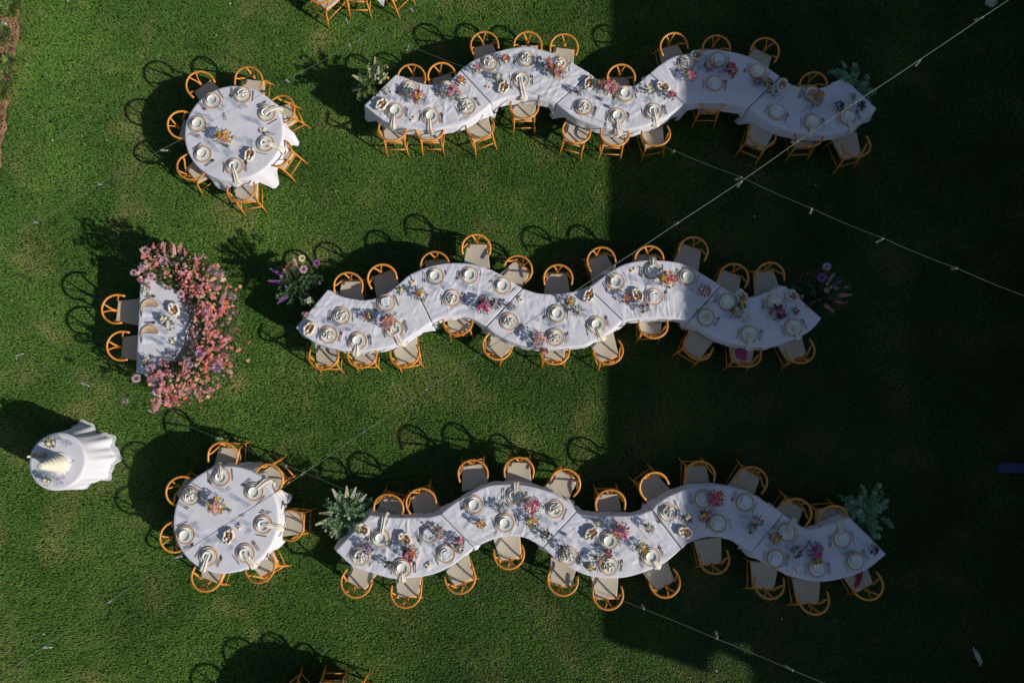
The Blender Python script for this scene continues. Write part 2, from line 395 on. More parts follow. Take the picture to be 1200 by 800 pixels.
CH = {
 (0, 'upper'): [(482, 91, 90), (517.5, 89, 109), (567.6, 52.6, 104), (618.5, 52.6, 90), (661, 55.3, 80), (728, 91, 90), (790, 54, 106), (840, 57, 90), (897, 60, 63), (954, 100, 91)],
 (0, 'lower'): [(459.6, 151, 270), (503.5, 150.7, 270), (562.4, 148, 291), (614.4, 125, 271), (675.4, 153.4, 255), (720.6, 156.8, 267), (769, 156.5, 282), (835, 116, 270), (893.4, 157.7, 247), (948.5, 157.4, 274), (1004, 169.4, 287)],
 (1, 'upper'): [(407.7, 335, 90), (447.5, 325.7, 111), (509.5, 310.7, 93), (557.8, 290.5, 89), (607, 315.5, 51), (654, 326, 90), (704.5, 305.5, 111), (761, 304, 90), (813, 293.7, 71), (860.5, 325, 70), (903, 323.4, 98)],
 (1, 'lower'): [(378.7, 417, 269), (424, 415, 271), (474, 414.5, 283), (536.5, 377, 277), (582.5, 405, 236), (650, 411, 271), (713, 410.7, 291), (765.7, 380.5, 272), (818.7, 405.5, 240), (875.3, 413.9, 269), (938, 409.4, 292)],
 (2, 'upper'): [(455, 595.3, 77), (493, 588.8, 113), (554, 555, 98), (608, 552, 88), (662.6, 566, 56), (715.4, 590, 92), (766.5, 570, 124), (820.8, 556.7, 91), (882, 563.6, 60), (934, 600.8, 59), (977.6, 608.7, 95)],
 (2, 'lower'): [(417, 682, 243), (475.5, 694, 270), (539, 677.5, 292), (596.5, 649, 280), (659.5, 680, 259), (712.5, 696.4, 274), (779.4, 682, 299), (837.4, 654.6, 278), (902, 683.8, 265), (954.5, 702, 272), (1017.5, 684.9, 297)],
}
for (r, side), lst in CH.items():
    CHAIRS[(r, side)] = []
    for i, (x, y, d) in enumerate(lst):
        CHAIRS[(r, side)].append(chair(x, y, d, f'golden oak wishbone chair, {ORD[i]} from left on {side} side of {ROWN[r]} wavy table', 'wishbone chairs along the wavy tables'))
def clock(deg): return ['three', 'two', 'one', 'twelve', 'eleven', 'ten', 'nine', 'eight', 'seven', 'six', 'five', 'four'][int(round((deg % 360)/30)) % 12]
RCH = {
 'upper round': [(234.3, 99.3, 128), (290.8, 93.8, 82), (330, 127.5, 26), (326, 179, -31), (282, 222, 278), (223.7, 195, 219), (212.5, 145.7, 169)],
 'lower round': [(260.3, 534.4, 86), (315, 560.5, 42), (340, 615.5, -1), (304.3, 665, 302), (241.6, 675, 255), (204.8, 629, 194), (211.7, 575.6, 150)],
}
for k, lst in RCH.items():
    CHAIRS[k] = [chair(x, y, d, f'golden oak wishbone chair at {clock(d)} o\'clock of the {k} table', 'wishbone chairs at the round tables') for x, y, d in lst]
CHAIRS['sweet'] = [chair(136, 361.8, 177, 'upper of two oak wishbone chairs at the half-round flower table', 'chairs at the half-round table'),
                   chair(142, 405, 179, 'lower of two oak wishbone chairs at the half-round flower table', 'chairs at the half-round table')]
for (x, y, d), l in zip([(386, 15, 232), (424, 8, 270), (467, 4, 315)], ['left', 'middle', 'right']):
    chair(x, y, d, f'{l} one of three oak chairs cut off by the top edge of the photo', 'chairs at the cut-off top table', True)
for (x, y, d), l in zip([(354.5, 803, 129), (396, 797, 90), (432, 809, 50)], ['left', 'middle', 'right']):
    chair(x, y, d, f'{l} one of three oak chairs cut off by the bottom edge of the photo', 'chairs at the cut-off bottom table', True)
chair(318, 833, 160, 'oak chair beyond the bottom edge, its hoop shadow on the lawn', 'chairs at the cut-off bottom table', True)

# ================================================================== TABLES & CLOTHS
TZ = .757
def catmull(pts, n):
    """resample by arc length through a smooth curve"""
    P_ = [pts[0]*2-pts[1]]+pts+[pts[-1]*2-pts[-2]]; out = []
    for i in range(1, len(P_)-2):
        for k in range(12):
            t = k/12; a, b_, c, d = P_[i-1:i+3]
            out.append(.5*((2*b_)+(c-a)*t+(2*a-5*b_+4*c-d)*t*t+(3*b_-a-3*c+d)*t**3))
    out.append(pts[-1]); cum = [0]
    for a, b_ in zip(out, out[1:]): cum.append(cum[-1]+(b_-a).length)
    res = []; j = 0
    for k in range(n):
        s = cum[-1]*k/(n-1)
        while j < len(out)-2 and cum[j+1] < s: j += 1
        t = (s-cum[j])/max(1e-6, cum[j+1]-cum[j]); res.append(out[j].lerp(out[j+1], min(1, t)))
    return res
def wrinkle(seed, cx, cy, rad, ncr=16, amp=1.0):
    q = random.Random(seed); cr = []
    main = q.uniform(0, math.pi)
    for _ in range(ncr):
        a = main+q.gauss(0, .6); p = (cx+q.uniform(-rad, rad), cy+q.uniform(-.5, .5))
        cr.append((p[0], p[1], math.cos(a), math.sin(a), q.uniform(.008, .024), q.uniform(.003, .010)*amp*q.choice((1, 1, -.5)), q.uniform(.12, .60)))
    def h(x, y):
        z = .0045*amp*noise.noise((x*5+seed, y*5, 0))+.002*amp*noise.noise((x*14, y*14, seed))
        for (a, b_, c, s, w_, A, l) in cr:
            u = (x-a)*c+(y-b_)*s
            if abs(u) > l: continue
            v_ = -(x-a)*s+(y-b_)*c+.03*math.sin(u*5)
            if abs(v_) < 3*w_: z += A*math.exp(-(v_/w_)**2)*(1-(u/l)**2)
        return .011*math.tanh(z/.011) if z > 0 else z
    return h
def cloth_mesh(name, top, rimidx, faces, dropf, flaref, seed, rows=9, wavel=.2, wamp=.022):
    """top: vertices, rimidx: boundary loop (counter-clockwise); skirt hangs from it"""
    vs = [tuple(v) for v in top]; fs = list(faces); n = len(rimidx)
    rp = [Vector(top[i]) for i in rimidx]; cum = [0]
    for k in range(n): cum.append(cum[-1]+(rp[(k+1) % n]-rp[k]).length)
    q = random.Random(seed); ph = [q.uniform(0, 6.28) for _ in range(4)]
    nrm = []
    for k in range(n):
        t = (rp[(k+1) % n]-rp[k-1]); t.z = 0; t.normalize(); nrm.append(Vector((t.y, -t.x, 0)))
    prev = list(rimidx)
    for r_ in range(1, rows+1):
        cur = []
        t = r_/rows
        for k in range(n):
            s = cum[k]; D = dropf(k/n, rp[k], nrm[k]); F = flaref(k/n, rp[k], nrm[k])
            wv = math.sin(2*math.pi*s/wavel+ph[0]+1.5*math.sin(s*3+ph[1]))*.6+math.sin(2*math.pi*s/(wavel*.43)+ph[2])*.25+.5*noise.noise((s*3, seed, 0))
            amp = wamp*min(1, D/.25)
            if r_ == 1: off = .008; dz = -.006
            else: off = .010+F*t**1.2+wv*amp*t+amp*t*.8; dz = -D*t**.95+(.02*wv*t if D > .1 else 0)
            v = rp[k]+nrm[k]*off; v.z = max(.012, rp[k].z+dz)
            cur.append(len(vs)); vs.append(tuple(v))
        for k in range(n): fs.append((prev[k], cur[k], cur[(k+1) % n], prev[(k+1) % n]))
        prev = cur
    b_ = MB(); b_.add(vs, fs); return b_.mesh(name, 'cloth')
SEG = {}
def pts(*a): return [at(x, y, TZ) for x, y in a]
SEG[0] = [
 (pts((464, 88), (497, 99), (521.5, 98.5), (532, 91), (539, 83)), pts((427.4, 123.5), (454, 142.6), (490, 150.5), (524, 149), (548.5, 141.5), (575, 121.5))),
 (pts((540, 82.3), (557.5, 70.6), (587, 60), (616, 55.5), (629, 58), (656, 66), (679, 79.6), (691, 86.5)), pts((576, 120.8), (595, 113.5), (613, 112), (629, 115), (651, 120.5))),
 (pts((691.7, 87.2), (699, 93), (710, 98.7), (735, 101), (746, 99.5), (761, 87)), pts((652, 121), (674, 137), (701, 147), (726, 151.5), (753, 148), (780, 137), (801, 121.5))),
 (pts((762, 86.3), (775, 76), (791, 67), (818, 61.6), (840.5, 59.4), (867.5, 64), (890, 74), (914, 90.5)), pts((802, 121), (822, 119.5), (845, 120), (862, 122), (877.6, 125))),
 (pts((915, 91.2), (926, 99), (939.5, 103), (957.5, 104), (971, 101), (989, 91.5)), pts((878.6, 125.8), (890, 134.7), (908, 146), (930.5, 154), (957.5, 157.6), (980, 156), (1002.5, 148), (1026.7, 127.5)))]
SEG[1] = [
 (pts((384, 340), (397.5, 347), (415, 351), (430, 352), (447.5, 347.5), (462.5, 337.5), (479, 323)), pts((347, 384), (365, 398), (390, 407), (415, 411), (440, 409), (470, 400), (505, 377))),
 (pts((480, 322.3), (500, 314), (520, 309.5), (542, 309), (562, 312), (580, 319), (597, 329), (611.5, 338)), pts((506, 376.5), (515, 373), (530, 371), (547, 370.5), (569.5, 381.5))),
 (pts((612.5, 338.8), (630, 344), (650, 345), (670, 342.5), (689, 337.6)), pts((570.5, 382.3), (580, 390), (600, 400), (620, 406), (650, 408), (670, 406), (685, 404), (710, 391), (729, 375.5))),
 (pts((690, 337), (697, 333), (712.5, 321), (730, 311), (752, 306), (777.5, 306), (800, 310), (820, 320), (844, 335)), pts((730, 375), (760, 372.5), (785, 372.5), (807.5, 375))),
 (pts((845, 335.8), (853, 341), (865, 346.5), (881, 348.6), (899, 344), (921, 336)), pts((808.5, 375.8), (820, 383), (835, 392.5), (852.5, 400), (865, 403), (887.5, 406), (910, 403.7), (946, 389), (962, 373)))]
SEG[2] = [
 (pts((433.5, 604), (460, 606.6), (486, 606.6), (504, 606), (516, 603)), pts((394, 644.7), (412.5, 661.7), (433.5, 669.6), (460, 677), (483, 676), (507, 672), (530.6, 661), (554.5, 641.6))),
 (pts((517, 602.3), (533, 589.6), (554, 577.7), (571, 570), (590, 567.8), (612.5, 568.6), (639, 575), (660, 585.6), (675, 599)), pts((555.5, 641), (568, 635), (581, 630), (599, 627), (618, 630), (636, 640))),
 (pts((676, 599.8), (691, 604), (717.5, 605), (744, 604), (763.5, 598)), pts((637, 640.7), (652, 654), (673, 667), (696.5, 675), (728, 676), (754, 669.6), (778, 659), (798, 642.6))),
 (pts((764.5, 597.2), (772, 589), (787, 580), (808, 572.5), (834.5, 570), (858, 572.5), (882, 580), (908, 596), (917, 603)), pts((799, 642), (808, 634.5), (826.6, 628.5), (847.6, 629), (866, 635.8), (880.5, 645))),
 (pts((918, 603.7), (930, 611), (941, 619), (952, 621.5), (970, 616.6), (996.5, 607.4)), pts((881.5, 645.8), (890, 654), (907, 664), (928, 674), (952, 680), (973, 679.6), (996.5, 674), (1017.5, 665), (1037.7, 649)))]
EDGES = {}
for r in range(3):
    EDGES[(r, 'upper')] = []; EDGES[(r, 'lower')] = []
    for si, (U, Lo) in enumerate(SEG[r]):
        nu = 90; nv = 34
        U_ = catmull(U, nu); L_ = catmull(Lo, nu)
        for E_ in (U_, L_):
            if si > 0: E_[0] = E_[0].lerp(E_[1], .35)
            if si < 4: E_[-1] = E_[-1].lerp(E_[-2], .35)
        EDGES[(r, 'upper')] += U_; EDGES[(r, 'lower')] += L_
        cx = sum(p.x for p in U_)/nu; cy = sum((a.y+b_.y)/2 for a, b_ in zip(U_, L_))/nu
        seed = 11+r*7+si*3
        h = wrinkle(seed, cx, cy, 1.0, 95, 2.2)
        top = []
        for j in range(nv):
            for i in range(nu):
                p = L_[i].lerp(U_[i], j/(nv-1)); e = min(i, nu-1-i)/6; k = min(1, e, min(j, nv-1-j)/2+.3)
                top.append((p.x, p.y, TZ+h(p.x, p.y)*k+(.006 if si % 2 else 0)))
        fc = [(j*nu+i, j*nu+i+1, (j+1)*nu+i+1, (j+1)*nu+i) for j in range(nv-1) for i in range(nu-1)]
        rim = [i for i in range(nu)]+[j*nu+nu-1 for j in range(1, nv)]+[(nv-1)*nu+i for i in range(nu-2, -1, -1)]+[j*nu for j in range(nv-2, 0, -1)]
        first, last = si == 0, si == 4
        nt = len(rim); A = nu; B_ = nu+nv-1; C_ = 2*nu+nv-2
        def region(k01):
            k = k01*nt
            if k < A-1: return 'L', k/(A-1)
            if k < B_: return 'R', (k-A+1)/(nv)
            if k < C_: return 'U', (k-B_)/(nu-1)
            return 'E', (k-C_)/(nt-C_)
        def dropf(k01, p, nn, first=first, last=last, region=region, r=r, si=si):
            g_, t = region(k01)
            if g_ in 'RE':
                open_ = (last if g_ == 'R' else first)
                return .42 if open_ else .16
            e = min(t, 1-t); near_left = (t < .5) == (g_ == 'L')
            openend = first if near_left else last
            d = .26+.05*math.sin(si*5+r*3+t*7)
            if e < .09: d += (.30 if (si*3+r+int(near_left)) % 3 != 0 else .05)*(1-e/.09)
            return d
        def flaref(k01, p, nn, first=first, last=last, region=region, si=si, r=r):
            g_, t = region(k01)
            if g_ in 'RE': return .10 if (last if g_ == 'R' else first) else -.006
            e = min(t, 1-t); return .02+(.075*(1-e/.09) if e < .09 else 0)
        me = cloth_mesh('serpentine_cloth', top, rim, fc, dropf, flaref, seed, wavel=.34, wamp=.013)
        tag(new('tablecloth', me), f'white linen cloth over the {ORD[si]} section from left of the {ROWN[r]} wavy table', 'tablecloth', 'cloths on the wavy tables')
        # the table below
        root = tag(new('serpentine_table', loc=(cx, cy, 0)), f'curved folding table under the {ORD[si]} cloth from left of the {ROWN[r]} wavy row', 'table', 'curved table sections')
        tb = MB(); n2 = 24; ii = [2+int(i*(nu-5)/(n2-1)) for i in range(n2)]
        ring = [L_[i].lerp(U_[i], .03) for i in ii]+[L_[i].lerp(U_[i], .97) for i in reversed(ii)]
        N_ = len(ring); tb.add([(p.x-cx, p.y-cy, z) for z in (.71, .735) for p in ring], [tuple(range(N_, 2*N_)), tuple(range(N_-1, -1, -1))]+[(i, (i+1) % N_, (i+1) % N_+N_, i+N_) for i in range(N_)])
        new('tabletop', tb.mesh('curved_top', 'tabletop', False), root)
        for i in (12, 77):
            for j in (.2, .8):
                p = L_[i].lerp(U_[i], j); lb = MB(); lb.tube([(p.x-cx, p.y-cy, 0), (p.x-cx, p.y-cy, .71)], .014, 8); new('leg', lb.mesh('folding_leg', 'steel'), root)
def round_cloth(name, cx, cy, rad, seed, dirs, label, group, droplong=.70, amp=.8):
    na, nr = 150, 26; h = wrinkle(seed, cx, cy, rad, 16, amp); top = []; fc = []
    for j in range(1, nr+1):
        for i in range(na):
            q = 2*math.pi*i/na; rr = rad*j/nr; x, y = cx+rr*math.cos(q), cy+rr*math.sin(q)
            top.append((x, y, TZ+h(x, y)*min(1, (nr-j)/4)))
    top.append((cx, cy, TZ)); c0 = len(top)-1
    for i in range(na): fc.append((c0, i, (i+1) % na))
    for j in range(nr-1):
        for i in range(na): fc.append((j*na+i, (j+1)*na+i, (j+1)*na+(i+1) % na, j*na+(i+1) % na))
    rim = [(nr-1)*na+i for i in range(na)]
    def near(nn):
        a = math.atan2(nn.y, nn.x); return min([abs((a-d+math.pi) % (2*math.pi)-math.pi) for d in dirs] or [9])
    def sm(x): x = max(0, min(1, x)); return x*x*(3-2*x)
    dropf = lambda k, p, nn: .27+(droplong-.27)*sm((near(nn)-.26)/.20)
    flaref = lambda k, p, nn: .01+.055*sm((near(nn)-.26)/.20)
    me = cloth_mesh(name, top, rim, fc, dropf, flaref, seed, rows=14, wavel=.24, wamp=.035)
    tag(new('tablecloth', me), label, 'tablecloth', group)
def round_table(cx, cy, rad, label):
    root = tag(new('round_table', loc=(cx, cy, 0)), label, 'table', 'round folding tables')
    new('tabletop', MB().lathe([(rad-.02, .71), (rad-.01, .72), (rad-.01, .735), (rad-.02, .738)], 48).mesh('round_top', 'tabletop', False), root)
    for q in range(4):
        a = q*math.pi/2+.6; x, y = math.cos(a)*rad*.6, math.sin(a)*rad*.6
        new('leg', MB().tube([(x, y, 0), (x, y, .71)], .014, 8).mesh('folding_leg', 'steel'), root)
RT = {}
for k, (x, y) in {'upper round': (274, 155.5), 'lower round': (265, 608.3)}.items():
    p = at(x, y, TZ); e = at(x+(57.0 if k[0] == 'u' else 61.0), y, TZ); rad = e.x-p.x; RT[k] = (p.x, p.y, rad)
    dirs = [math.atan2(c[1].y-p.y, c[1].x-p.x) for c in CHAIRS[k]]
    round_cloth('round_cloth', p.x, p.y, rad, 50 if k[0] == 'u' else 61, dirs, f'white linen cloth over the {k} table', 'cloths on the round tables')
    round_table(p.x, p.y, rad, f'round folding table under the {k} white cloth')
for nm, p, dd in (('top', at(422, -62, TZ), (232, 270, 315, 0, 45, 90, 135)), ('bottom', at(375, 873, TZ), (129, 90, 50, 160, 200, 250, 300, 0))):
    round_cloth('round_cloth', p.x, p.y, .90, 70, [R(d) for d in dd], f'white cloth on the round table cut off by the {nm} edge of the photo', 'cloths on the cut-off tables')
    round_table(p.x, p.y, .90, f'round folding table at the {nm} edge, almost all outside the photo')

# ================================================================== TABLEWARE
def lm(name, prof, m, seg=36, cap=True): return sharp(MB().lathe(prof, seg, cap=cap).mesh(name, m), 55)
ME = {}
ME['charger'] = lm('charger', [(.10, 0), (.165, .002), (.172, .007), (.170, .013), (.150, .011), (.142, .007), (.05, .006)], 'rattan', 40)
ME['dinner'] = lm('dinner_plate', [(.08, 0), (.128, .010), (.1365, .018), (.134, .020), (.122, .016), (.098, .009), (.092, .006), (.03, .006)], 'ceramic', 40)
ME['bowl'] = lm('side_bowl', [(.045, 0), (.078, .010), (.091, .030), (.0935, .037), (.0905, .037), (.083, .028), (.068, .016), (.02, .013)], 'bowl', 36)
ME['wine'] = lm('wine_glass', [(.036, 0), (.034, .003), (.006, .008), (.0042, .02), (.0042, .085), (.012, .095), (.034, .115), (.043, .145), (.041, .175), (.034, .205)], 'glass', 20, False)
ME['water'] = lm('water_glass', [(.028, 0), (.033, .004), (.037, .05), (.0385, .10)], 'glass', 20, False)
def cutlery(kind):
    b = MB()
    if kind == 'knife': b.box((0, .045, .004), (.009, .11, .004)); b.box((0, -.055, .005), (.011, .10, .007), bev=.002); b.box((.001, .105, .004), (.006, .02, .003))
    else:
        b.box((0, -.045, .005), (.009, .12, .006), bev=.002); b.box((0, .025, .004), (.006, .03, .004)); b.box((0, .05, .005), (.021, .028, .004), bev=.0015)
        for k in (-.0078, -.0026, .0026, .0078): b.box((k, .080, .005), (.0032, .036, .003))
    return b.mesh(kind, 'metal', False)
ME['fork'] = cutlery('fork'); ME['knife'] = cutlery('knife')
def napkin_drape(edge, seed, ml='napkin'):
    """local +Y points from the plate to the diner; edge = distance to the table edge"""
    q = random.Random(seed); b = MB(); w0 = q.uniform(.048, .068); w1 = q.uniform(.066, .10); swing = q.uniform(-.08, .08)
    L = q.uniform(.03, .11); y0_ = q.choice((.06, .07, -.03))
    e = max(.17, edge)
    path = [(y0_, .030 if y0_ > 0 else .046, .9), (.085, .046, 1.0), (.115, .036, 1.1), (.14, .026, 1.1)]
    path += [(e-.01, .012, 1.25), (e+.030, .004, 1.3), (e+.052, -.03, 1.4), (e+.060+L*.15, -.03-L*.55, 1.5), (e+.062+L*.2, -.03-L, 1.5)]
    nn = len(path); nu = 17; vs = []; fs = []
    for i, (y, z, wk) in enumerate(path):
        t = i/(nn-1); wv = (w0+(w1-w0)*t)*wk*.62
        for j in range(nu):
            u = 2*j/(nu-1)-1
            vs.append((swing*t*t+u*wv+.006*math.sin(i*2.1+j), y+.02*math.cos(u*2.5)*t*(1 if i == nn-1 else .4)+.01*math.sin(i+seed), z+.006*math.sin(u*6+seed+i*.35)+.010*(1-u*u)))
    for i in range(nn-1):
        for j in range(nu-1): fs.append((i*nu+j, i*nu+j+1, (i+1)*nu+j+1, (i+1)*nu+j))
    b.add(vs, fs); return b.mesh('napkin_draped', ml)
def napkin_pile(seed, ml='napkin'):
    q = random.Random(seed); b = MB(); na, nr = 44, 9; a0 = q.uniform(0, 6.28); vs = [(0, 0, .062)]; fs = []
    lob = q.choice((2, 3, 3)); ex = q.uniform(.1, .42)
    for j in range(1, nr+1):
        for i in range(na):
            a = 2*math.pi*i/na; R_ = .088*(1+ex*math.cos(lob*(a-a0))+.13*math.sin(7*a+seed)); rr = R_*(j/nr)
            fold = .014*math.sin(5*a+seed+j*.25)+.008*math.sin(11*a-j*.5+seed)+.012*noise.noise((rr*30*math.cos(a), rr*30*math.sin(a), seed))
            z = .060-.022*(j/nr)**2+fold*(.35+.65*math.sin(math.pi*min(1, j/nr*.9)))
            if rr > .10: z -= .10*(rr-.10)
            vs.append((rr*math.cos(a), rr*math.sin(a), max(.034 if rr < .095 else .024, z)))
    for i in range(na): fs.append((0, 1+i, 1+(i+1) % na))
    for j in range(nr-1):
        for i in range(na): fs.append((1+j*na+i, 1+(j+1)*na+i, 1+(j+1)*na+(i+1) % na, 1+j*na+(i+1) % na))
    b.add(vs, fs); return b.mesh('napkin_pile', ml)
PILE = [napkin_pile(s) for s in range(8)]
def napkin_square():
    b = MB(); n = 10; vs = []; fs = []
    for L_ in (0, 1):
        for j in range(n+1):
            for i in range(n+1):
                x = -.075+.15*i/n; y = -.065+.16*j/n; vs.append((x, y, .040+L_*(.007+.004*noise.noise((x*20, y*20, 3)))+.002*math.sin(x*60)))
    m_ = (n+1)**2
    for j in range(n):
        for i in range(n):
            q = (j*(n+1)+i, j*(n+1)+i+1, (j+1)*(n+1)+i+1, (j+1)*(n+1)+i); fs += [q[::-1], tuple(m_+t for t in q)]
    rim = [i for i in range(n+1)]+[(j+1)*(n+1)-1 for j in range(1, n+1)]+[n*(n+1)+i for i in range(n-1, -1, -1)]+[j*(n+1) for j in range(n-1, 0, -1)]
    for k in range(len(rim)): a_, b_ = rim[k], rim[(k+1) % len(rim)]; fs.append((a_, b_, m_+b_, m_+a_))
    b.add(vs, fs); return b.mesh('napkin_square', 'bluenapkin')
SQ = napkin_square()
PLACES = []
PZ = TZ+.010
def setting(p, out, edge, nap, where, glasses=True, seed=0):
    """one place: p plate centre, out unit vector to the diner"""
    q = random.Random(seed); rz = math.atan2(out.y, out.x)-math.pi/2; T = Vector((-out.y, out.x, 0))
    def P_(t, o, z=PZ): v = p+T*(-t)+out*o; return (v.x, v.y, z)
    j = lambda a=.004: q.uniform(-a, a)
    tag(new('charger_plate', ME['charger'], None, P_(0, 0)), f'tan woven charger, {where}', 'charger', 'woven chargers')
    tag(new('dinner_plate', ME['dinner'], None, P_(j(.006), j(.006), PZ+.0075)), f'white dinner plate, {where}', 'plate', 'dinner plates')
    tag(new('side_bowl', ME['bowl'], None, P_(j(.006), j(.006), PZ+.0145)), f'pale grey bowl on the plate, {where}', 'bowl', 'bowls on the plates')
    if nap == 'd': tag(new('napkin', napkin_drape(edge, seed), None, P_(0, 0), rz+j(.12)), f'ivory napkin draped off the edge, {where}', 'napkin', 'linen napkins')
    elif nap == 'p': tag(new('napkin', PILE[seed % 8], None, P_(j(.02), .01), q.uniform(0, 6.28)), f'crumpled ivory napkin on the plate, {where}', 'napkin', 'linen napkins')
    elif nap == 's': tag(new('napkin', SQ, None, P_(0, .01), rz+j(.2)), f'folded white napkin on the plate, {where}', 'napkin', 'linen napkins')
    e = j(.10)
    for t, nm in ((-.205, 'inner'), (-.238, 'outer')):
        tag(new('fork', ME['fork'], None, P_(t, j(.02), PZ-.001), rz+math.pi+e+j(.05)), f'{nm} bronze fork, {where}', 'fork', 'bronze forks')
    tag(new('knife', ME['knife'], None, P_(.205, j(.02), PZ-.001), rz+math.pi+e+j(.08)), f'bronze knife, {where}', 'knife', 'bronze knives')
    if glasses:
        tag(new('wine_glass', ME['wine'], None, P_(.13+j(.02), -.235+j(.02), PZ-.001)), f'clear wine glass, {where}', 'glass', 'wine glasses')
        tag(new('water_glass', ME['water'], None, P_(.03+j(.02), -.265+j(.02), PZ-.001)), f'clear water tumbler, {where}', 'glass', 'water tumblers')
PL = {
 (0, 'upper'): [(479, 104, 'p'), (524, 104, 'n'), (573, 73.5, 'p'), (617, 69, 'p'), (656, 74, 'p'), (732.7, 110, 'n'), (805, 73, 'p'), (841.5, 69.5, 's'), (888, 84, 'n'), (952, 110, 'n')],
 (0, 'lower'): [(463, 130, 'd'), (504.6, 136, 'd'), (547.5, 124.6, 'p'), (610.2, 93, 'd'), (684.4, 125.3, 'p'), (723.3, 135.8, 'd'), (766.5, 130.2, 'd'), (837, 97.6, 's'), (910, 131, 's'), (951.8, 142.6, 'd'), (993.5, 137, 'd')],
 (1, 'upper'): [(400, 370, 'p'), (452.5, 355, 's'), (510, 323.5, 'n'), (550, 322.5, 'n'), (588.7, 334.5, 'n'), (652.5, 367.5, 'n'), (722, 330, 'd'), (764.5, 317, 'd'), (805.5, 324, 'n'), (852.5, 354, 'n'), (907.7, 354.2, 'd')],
 (1, 'lower'): [(385, 392, 'p'), (419.5, 399.2, 'd'), (462, 385.5, 'd'), (530, 349, 'p'), (597, 376.5, 'p'), (650.7, 395, 'p'), (699, 380.5, 'd'), (766.5, 347.5, 's'), (827.5, 371.5, 'p'), (878, 391.5, 'd'), (930, 383.5, 'd')],
 (2, 'upper'): [(446, 630, 'd'), (503, 625, 's'), (555.5, 591, 'n'), (603, 580.5, 'd'), (650.5, 596, 'p'), (713.5, 633.5, 'n'), (783, 600, 'p'), (824, 584.5, 's'), (873, 588.5, 's'), (922, 623, 'd'), (987, 631, 'd')],
 (2, 'lower'): [(422, 651.5, 'p'), (471.5, 665.6, 'd'), (522.7, 648.6, 's'), (592, 612.5, 'n'), (666.3, 651.2, 'p'), (714, 663, 'p'), (763, 652.5, 'd'), (841, 613, 's'), (909, 654.5, 's'), (957.5, 665.5, 'n'), (1002.5, 657, 'n')],
}
allplates = []
for (r, side), lst in PL.items():
    for i, (x, y, nap) in enumerate(lst):
        p = at(x, y, .79); p.z = 0; ch = CHAIRS[(r, side)][i]
        tgt = ch[1]; o = (tgt-p); o.z = 0; o.normalize()
        cb = Vector((math.cos(ch[2]), math.sin(ch[2]), 0)); o = (o*.4+cb*.6).normalized()
        ed = min((Vector((e.x, e.y, 0))-p).dot(o)/max(.3, 1) for e in EDGES[(r, side)] if abs((Vector((e.x, e.y, 0))-p).cross(o).z) < .06 and (Vector((e.x, e.y, 0))-p).dot(o) > 0) if any(abs((Vector((e.x, e.y, 0))-p).cross(o).z) < .06 and (Vector((e.x, e.y, 0))-p).dot(o) > 0 for e in EDGES[(r, side)]) else .22
        setting(p, o, ed, nap, f'{ORD[i]} place from left, {side} side of {ROWN[r]} wavy table', seed=r*100+i+(50 if side == 'lower' else 0))
        allplates.append((p, f'{ORD[i]} {side} plate of {ROWN[r]} wavy table'))
RPL = {'upper round': [(248.7, 117.5, 'n'), (284, 110.5, 'p2'), (312.5, 132.5, 'd'), (311, 168, 'd'), (274.3, 194.8, 'd'), (237.4, 180.2, 'n'), (231.2, 145, 'n')],
       'lower round': [(259, 558.5, 'd'), (297.5, 576, 'd'), (308.5, 614.5, 'd'), (287.3, 648, 'd'), (244, 652, 'd'), (217, 626.5, 'n'), (223.5, 581, 'p')]}
for k, lst in RPL.items():
    cx, cy, rad = RT[k]
    for i, (x, y, nap) in enumerate(lst):
        p = at(x, y, .79); p.z = 0; o = (p-Vector((cx, cy, 0))); d0 = o.length; o.normalize()
        wh = f'at {clock(math.degrees(math.atan2(o.y, o.x)))} o\'clock on the {k} table'
        setting(p, o, rad-d0, nap[0], wh, seed=400+i+(20 if k[0] == 'l' else 0)); allplates.append((p, f'{clock(math.degrees(math.atan2(o.y, o.x)))} o\'clock plate, {k} table'))

